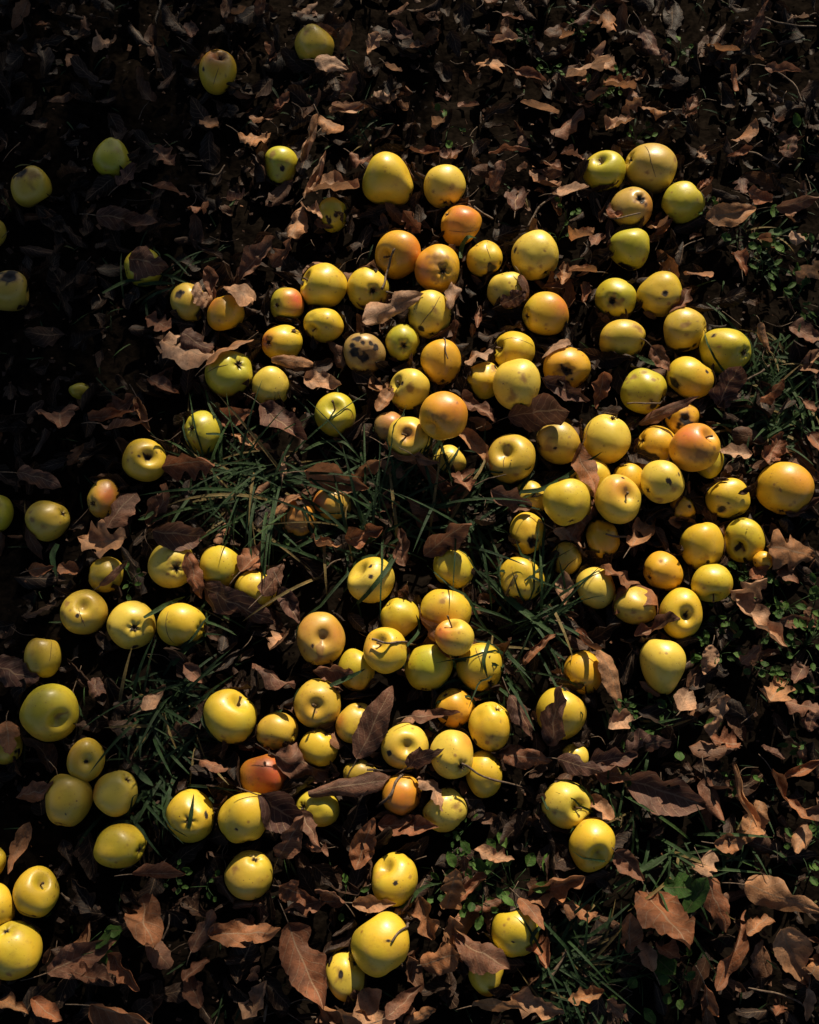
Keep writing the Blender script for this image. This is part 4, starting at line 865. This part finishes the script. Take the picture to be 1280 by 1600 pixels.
# tufts: pixel of the root, spread, blades, blade length, tone
TF = [(345,760,60,60,.085,.55,'left part of the central grass'),(420,770,70,80,.10,.5,'grass below the reddish brown leaf'),(600,800,90,90,.10,.35,'grass in the very centre'),(720,810,80,60,.10,.25,'grass left of the torn eye apple'),(545,850,70,40,.09,.3,'grass above the lumpy pale apple'),
(255,1110,70,110,.085,.22,'dark feathery grass at the lower left'),(300,980,40,36,.07,.55,'grass on the covered apple'),(830,960,70,60,.085,.45,'grass right of the centre below the long blade'),(770,1040,60,40,.07,.45,'grass beside the striped apple'),(1180,620,70,150,.06,.62,'grass at the right edge'),(1235,640,60,90,.06,.62,'grass at the extreme right'),(1190,700,50,60,.05,.6,'grass above the largest golden apple'),
(1230,560,60,50,.06,.5,'grass under a tan leaf at right'),(880,1500,70,100,.075,.35,'grass right of the smooth lime apple'),(960,1290,70,60,.06,.6,'grass right of the lower apple pair'),(1050,1350,60,50,.08,.6,'grass above the large red leaf'),(230,445,60,30,.08,.3,'shaded grass at the upper left'),(480,130,40,24,.05,.25,'grass below the topmost apple'),(560,210,40,24,.05,.4,'grass above the big lopsided apple'),(1180,390,60,40,.045,.45,'grass below the tan leaf at upper right'),
(970,560,30,20,.05,.3,'grass under the olive apple'),(1000,1150,50,40,.05,.5,'grass below the pear shaped apple'),(1150,1300,60,40,.05,.45,'grass at lower right'),(930,1570,60,60,.06,.25,'grass at the bottom edge'),(230,1240,60,60,.07,.2,'dark grass over the cream apple at left')]
for ti, (u, v, sp, nb, L, tn, lab) in enumerate(TF):
    c0 = px(u, v, 0); root = bpy.data.objects.new('grass_tuft', None); COL.objects.link(root); root.location = c0; root.empty_display_size = .02
    tag(root, 'tuft of ' + lab.replace('left part of the', 'long'), 'grass tuft', 'tufts of green grass'); g = np.random.default_rng(400 + ti)
    rest = []; hd0 = g.uniform(0, 6.28)
    for b in range(int(nb * (.95 if 300 < u < 900 and 700 < v < 1060 else .75))):
        q = g.normal(size=2) * sp * .42; c = px(u + q[0], v + q[1], 0); c[2] = -.003
        top = apple_top(c)
        if top > 0 and g.random() < .75: continue
        P, F, uv = blade(free_blade(c, hd0 + g.normal() * 1.25, L * g.uniform(.7, 1.75) * (1.25 if 300 < u < 900 and 700 < v < 1060 else 1), R_(g.uniform(50, 135)), 7000 + ti * 300 + b, 9), g.uniform(.0022, .0050), 100 + b)
        tone = np.clip(tn + g.uniform(-.25, .2), 0, .86) if g.random() > .11 else 1.0
        if b < 10:
            obj('blade', mesh('blade', P - c0, F, M_GRASS, {'tone': np.full(len(P), tone)}, uv), root)
        else: rest.append((P - c0, F, uv, tone))
    if rest:
        o = joined('fine_blades', rest, M_GRASS); o.parent = root
gp = []
for i in range(1500):
    u, v = rg.uniform(0, 1280), rg.uniform(0, 1600)
    dn = .9 if (u > 1080 and v < 1050) or (u > 820 and v > 1250) or (u > 800 and v < 250) else .35
    if rg.random() > dn: continue
    c = px(u, v, 0); c[2] = -.003
    if apple_top(c) > 0: continue
    P, F, uv = blade(free_blade(c, rg.uniform(0, 6.28), rg.uniform(.015, .05), R_(rg.uniform(30, 110)), 20000 + i, 6), rg.uniform(.0015, .0034), i)
    gp.append((P, F, uv, np.clip(rg.normal(.4, .25), 0, 1)))
joined('grass', gp, M_GRASS, 'short grass coming up through the leaf litter')
# ------------------------------------------------------------------ small broad leaved weeds
def weed_leaf(L, W, seed):
    P, F, uv = leaf_grid(L, W, 'e', .5, .6, seed, 7, 5); P[:, 0] += L / 2; return P, F, uv
WD = [(755,1378,16,.016,'leafy bright green weed between leaves at the bottom centre'),(735,1400,8,.012,'low green weed below the bottom centre weed'),(798,1385,9,.019,'round leaved green weed at the bottom right of centre'),(725,1298,7,.007,'tiny green seedling below the bright dented apple'),(712,1340,5,.007,'tiny seedling lower down in the dark'),(540,1413,4,.011,'two leaved green seedling left of the knobbly apple'),(1230,950,14,.012,'clover at the right edge'),(1200,985,12,.012,'clover below the tan leaf at right'),(1120,1025,9,.012,'clover right of the pear shaped apple'),(1170,1040,8,.012,'clover farther right of the pear shaped apple'),(975,1110,14,.006,'fine leaved weed below the pear shaped apple'),(1060,1130,5,.018,'broad leaved seedling at the lower right'),(1170,905,9,.010,'small weed left of the covered amber apple'),
(1150,900,6,.010,'small weed above the large torn leaf'),(885,350,6,.010,'small weed near the curled tan leaf'),(870,380,5,.009,'tiny weed right of the freckled apple'),(820,70,9,.007,'fine weed at the top of the photo'),(965,140,9,.008,'fine weed beside the pale torn leaf'),(1170,375,6,.018,'broad green weed at the upper right'),(1258,240,5,.018,'green weed near the right edge high up'),(700,205,4,.014,'shaded weed above the spotted yellow apple'),(275,1365,8,.008,'frilly weed at the lower left'),(325,1385,5,.008,'little weed right of the frilly one'),(955,1470,5,.040,'large dark green leaves at the bottom right'),(1085,1395,8,.009,'clover right of the large red leaf'),(1060,1540,6,.014,'clover at the bottom right'),(460,835,9,.012,'green weed under the shrivelled apple'),(1245,1330,8,.012,'weed at the right edge low down'),(115,1495,4,.022,'dark green weed near the bottom left corner'),(210,915,8,.009,'small weed above the black star apple'),(690,1150,3,.006,'speck of green by the lower pile')]
for u, v, nl, L in [(1205,905,9,.012),(1252,1012,12,.013),(1138,962,8,.012),(1228,1062,9,.012),(1268,955,10,.013),(1215,395,6,.015),(1258,425,6,.014),(1190,432,6,.012),(1235,480,8,.012),(1105,340,5,.010),(1090,980,7,.010),(1040,1110,7,.010),(690,1385,6,.011),(985,1200,7,.010),(1150,1215,7,.011),(1255,1160,8,.011),(1000,1520,6,.016),(905,60,8,.010),(1060,90,7,.010),(930,165,8,.011),(990,225,7,.010),(860,120,7,.009)]:
    a = min(AP, key=lambda q: (q.u - u) ** 2 + (q.v - v) ** 2); hd = [('clover', L)][0][0]
    sec = int(((math.degrees(math.atan2(a.v - v, u - a.u)) + 22.5) % 360) // 45); d_ = math.hypot(a.u - u, a.v - v)
    rel = f"{'far ' if d_ > 150 else 'well ' if d_ > 90 else ''}{DIRN[sec]} {a.nick}"
    for pre in (('sparse ' if nl < 7 else 'leafy ') + 'green ' + ('seedling ' if L > .0125 else 'clover '), 'green clover ', 'small clover ', 'clover '):
        lab = pre + rel
        if lab not in used_labels and len(lab.split()) <= 16: break
    used_labels.add(lab); WD.append((u, v, nl, L, lab))
for wi, (u, v, nl, L, lab) in enumerate(WD):
    L *= 1.18
    c0 = px(u, v, 0); root = bpy.data.objects.new('weed_plant', None); COL.objects.link(root); root.location = c0; root.empty_display_size = .02
    tag(root, lab, 'weed', 'small green weeds in the litter'); g = np.random.default_rng(600 + wi); sv, sf, sf3, k = [], [], [], 0
    for b in range(nl):
        hd = g.uniform(0, 6.28); rd = L * g.uniform(.4, 2.2); h = g.uniform(.012, .030)
        tip = np.array([math.cos(hd) * rd, math.sin(hd) * rd, h])
        V, F = tube(spline([np.array([0, 0, -.002]), tip * [.4, .4, .8], tip], 6), .0007, .0005, 4)
        sv.append(V); sf.append(F[0] + k); sf3.append(F[1] + k); k += len(V)
        P, F, uv = weed_leaf(L * g.uniform(.8, 1.3), L * g.uniform(.6, .85), 9100 + wi * 20 + b)
        P = P @ rotm(hd + g.uniform(-.8, .8), g.uniform(-.5, .3), g.uniform(-.5, .5)).T + tip
        P1 = push_out(P + c0, .002) - c0
        if np.abs(P1 - P)[:, :2].max() > .004: continue
        P = P1
        obj('leaf', mesh('weed_leaf', P, F, M_WEED, {'tone': np.full(len(P), g.uniform(0, 1))}, uv), root)
    SV = push_out(np.vstack(sv) + c0, .002) - c0
    obj('stem', mesh('weed_stem', SV, [np.vstack(sf), np.vstack(sf3)], M_GRASS, {'tone': np.full(k, .6)}), root)
# dried black petals stuck on one apple, and the crumpled orange bit at lower right
a = AP[find((1137, 779))]
for i, (u, v, L, hd, lab) in enumerate([(1117,755,30,-20,'dried black flower head clinging to the apple near the right edge'),(1148,772,34,15,'dried black winged petal on the apple near the right edge')]):
    p = px(u, v, .06)
    for _ in range(4): p = px(u, v, apple_top(p) + .004)
    V_, F_, U_, k = [], [], [], 0
    for j in range(3 if i else 4):
        P, F, uv = leaf_grid(L * DIST / FPX * (.45 + .12 * (j * 7 % 4)), L * DIST / FPX * .36, 'e', 1.8, 1.2, 950 + i * 9 + j, 7, 5); P[:, 0] += L * DIST / FPX * .3
        P = P @ rotm(R_(hd) + (j - 1) * (.5 if i else .25), -.25 + .2 * j, (j - 1) * .7).T + p + right * .0035 * j; V_.append(P); F_.append(F + k); U_.append(uv); k += len(P)
    VV = np.vstack(V_); rad = (p - a.c) / np.linalg.norm(p - a.c)
    for _ in range(14):                                    # rests on the skin instead of wrapping it
        q_ = VV - a.c; n_ = np.linalg.norm(q_, axis=1)
        if (n_ < surf_r(a, q_ / n_[:, None]) + .0005).mean() < .25: break
        VV = VV + rad * .002
    VV = push_out(VV, .001); b0 = VV.mean(0)
    tag(obj('dried_flower', mesh('dried_flower', VV - b0, np.vstack(F_), M_LITTER, {'tone': np.full(k, .55)}, np.vstack(U_)), None, b0), lab, 'dried flower')

# ------------------------------------------------------------------ unseen apple trees added outside the frame to break sunlight and block sky
tree = bpy.data.objects.new('unseen_shade_tree', None); COL.objects.link(tree)
tag(tree, 'unseen apple tree, its crown shaped to shade patches of ground', 'tree')
# shaded patches of the ground: pixel centre, spreads, amount of foliage between them and the sun
SH = [(130,1560,140,70,.8),(60,1230,60,60,.6),(480,1440,60,40,.5),(340,105,45,55,1.6),(491,70,40,40,.9),(10,455,50,50,2.5),(222,415,50,40,1.2),(175,250,50,50,2.6),(-50,220,165,290,7.5),(50,480,105,170,4.8),(175,250,60,60,2.6),(40,750,70,110,1.5),(60,30,260,90,2.2),(-30,960,60,90,2.2),(170,900,28,26,1.4),(75,1110,55,50,1.3),(67,1028,36,36,.7),(132,956,40,36,.6),(115,1240,75,60,3.4),(190,1325,55,42,3.2),(10,1180,40,50,1.4),(230,420,50,40,.9),(260,330,80,80,.6),(566,1215,36,30,.7),(640,1550,40,25,.4),(1190,60,110,90,.7),(1130,260,60,120,.7),(950,40,80,40,.5),(330,70,110,60,.9),(570,50,60,40,.4),(1060,1500,80,60,.55),(1230,1570,80,50,.6),(250,1150,60,60,.8),(340,1530,120,50,.8),(150,1440,40,50,.7),(350,1420,60,40,.5),(330,160,60,60,.6),(470,120,40,30,.4),(720,30,60,30,.4),(240,560,60,60,.6),(1250,420,40,60,.4),(40,1590,90,30,.7),(940,1560,90,40,.5),(1000,1450,50,60,.3),(1250,200,50,80,.5),(200,1180,40,40,.6)]
tp = []; g = np.random.default_rng(42); m2 = (DIST / FPX) ** 2
QT = leaf_grid(1, .6, 'o', .5, .5, 99, 5, 3); cl = []
for (u, v, su, sv, od) in SH:
    n = int(od * 2 * math.pi * su * sv * m2 / .0017 * .62); cl.append((u, v))
    for _ in range(n):
        p = px(u + g.normal() * su, v + g.normal() * sv, .03) + SUN * g.uniform(4.6, 7.0)  # leaf put on the sun ray so its shade lands on the patch
        tp.append(p)
n_dap = len(tp)
sides = [[], []]
for _ in range(9500):                                        # far foliage of this and both side trees, added to block low sky
    q = np.array([g.uniform(-6.5, 6.5), g.uniform(4.2, 8.6), g.uniform(1.1, 4.9)]); s0 = q - SUN * ((q[2] - .03) / SUN[2])
    if -.95 < s0[0] < .85 and -1.4 < s0[1] < 1.5: continue
    if g.random() < .25 * abs(q[2] - 3): continue
    (tp if -2.8 < q[0] < 1.6 else sides[int(q[0] > 0)]).append(q)
over = []
for _ in range(15000):                                       # unseen foliage added over the viewer to cut the skylight
    q = np.array([g.uniform(-3.8, 3.8), g.uniform(-4.2, 4.4), g.uniform(2.55, 4.3)])
    if q[1] > 2.3 + (q[2] - 2.55) * 1.55 or (q[0] / 3.9) ** 2 + ((q[1] + .4) / 4.2) ** 2 > 1: continue
    over.append(q)
def crown(root, pts, big):
    prt = []; R0 = np.array(root.location)
    for i, p in enumerate(pts):
        L = g.uniform(.055, .095) * (1 if i < big else 1.5)
        prt.append((QT[0] * L @ rotm(g.uniform(0, 6.28), g.uniform(-.9, .9), g.uniform(-.9, .9)).T + p - R0, QT[1], QT[2], g.uniform(0, 1)))
    o = joined('crown', prt, M_TREE); o.parent = root
def trunk(root, ends, s0):
    tv, tf = tube(spline([(0, 0, -.1), (.06, -.05, .7), (.0, -.1, 1.3), (.1, -.12, 1.9), s0], 16), np.linspace(.17, .07, 16) * (1 + .06 * g.normal(size=16)), None, 12)
    obj('trunk', mesh('trunk', tv, tf, M_BARK), root); s0 = np.array(s0, float)
    for e in ends:
        e = s0 + (np.asarray(e) - np.array(root.location) - s0) * .85
        bv, bf = tube(spline([s0 - [0, 0, .1], s0 + (e - s0) * .35 + [0, 0, .2], s0 + (e - s0) * .7 + g.normal(size=3) * .1, e], 14), np.linspace(.045, .008, 14), None, 7)
        obj('limb', mesh('limb', bv, bf, M_BARK), root)
TR = np.array([-.75, 6.0, 0]); tree.location = TR
crown(tree, tp, n_dap)
trunk(tree, [tp[60], tp[200], tp[400], tp[520], tp[n_dap + 5], tp[n_dap + 60], tp[n_dap + 90], tp[n_dap + 300]], (.05, -.1, 2.4))
for k_, (x_, lab_) in enumerate(((-4.6, 'unseen apple tree added on the left to block the sky'), (4.3, 'unseen apple tree added on the right to block the sky'))):
    t_ = bpy.data.objects.new('unseen_shade_tree', None); COL.objects.link(t_); t_.location = (x_, 7.0, 0); tag(t_, lab_, 'tree')
    crown(t_, sides[k_], 0); trunk(t_, [sides[k_][i * 53] for i in range(7)], (.1, -.1, 2.2))
tree2 = bpy.data.objects.new('unseen_shade_tree', None); COL.objects.link(tree2); tree2.location = (-2.4, -2.2, 0)
tag(tree2, 'unseen broad apple tree added over the viewer to cut skylight', 'tree')
crown(tree2, over, 0)
trunk(tree2, [over[i * 37] for i in range(10)], (.1, .1, 2.5))
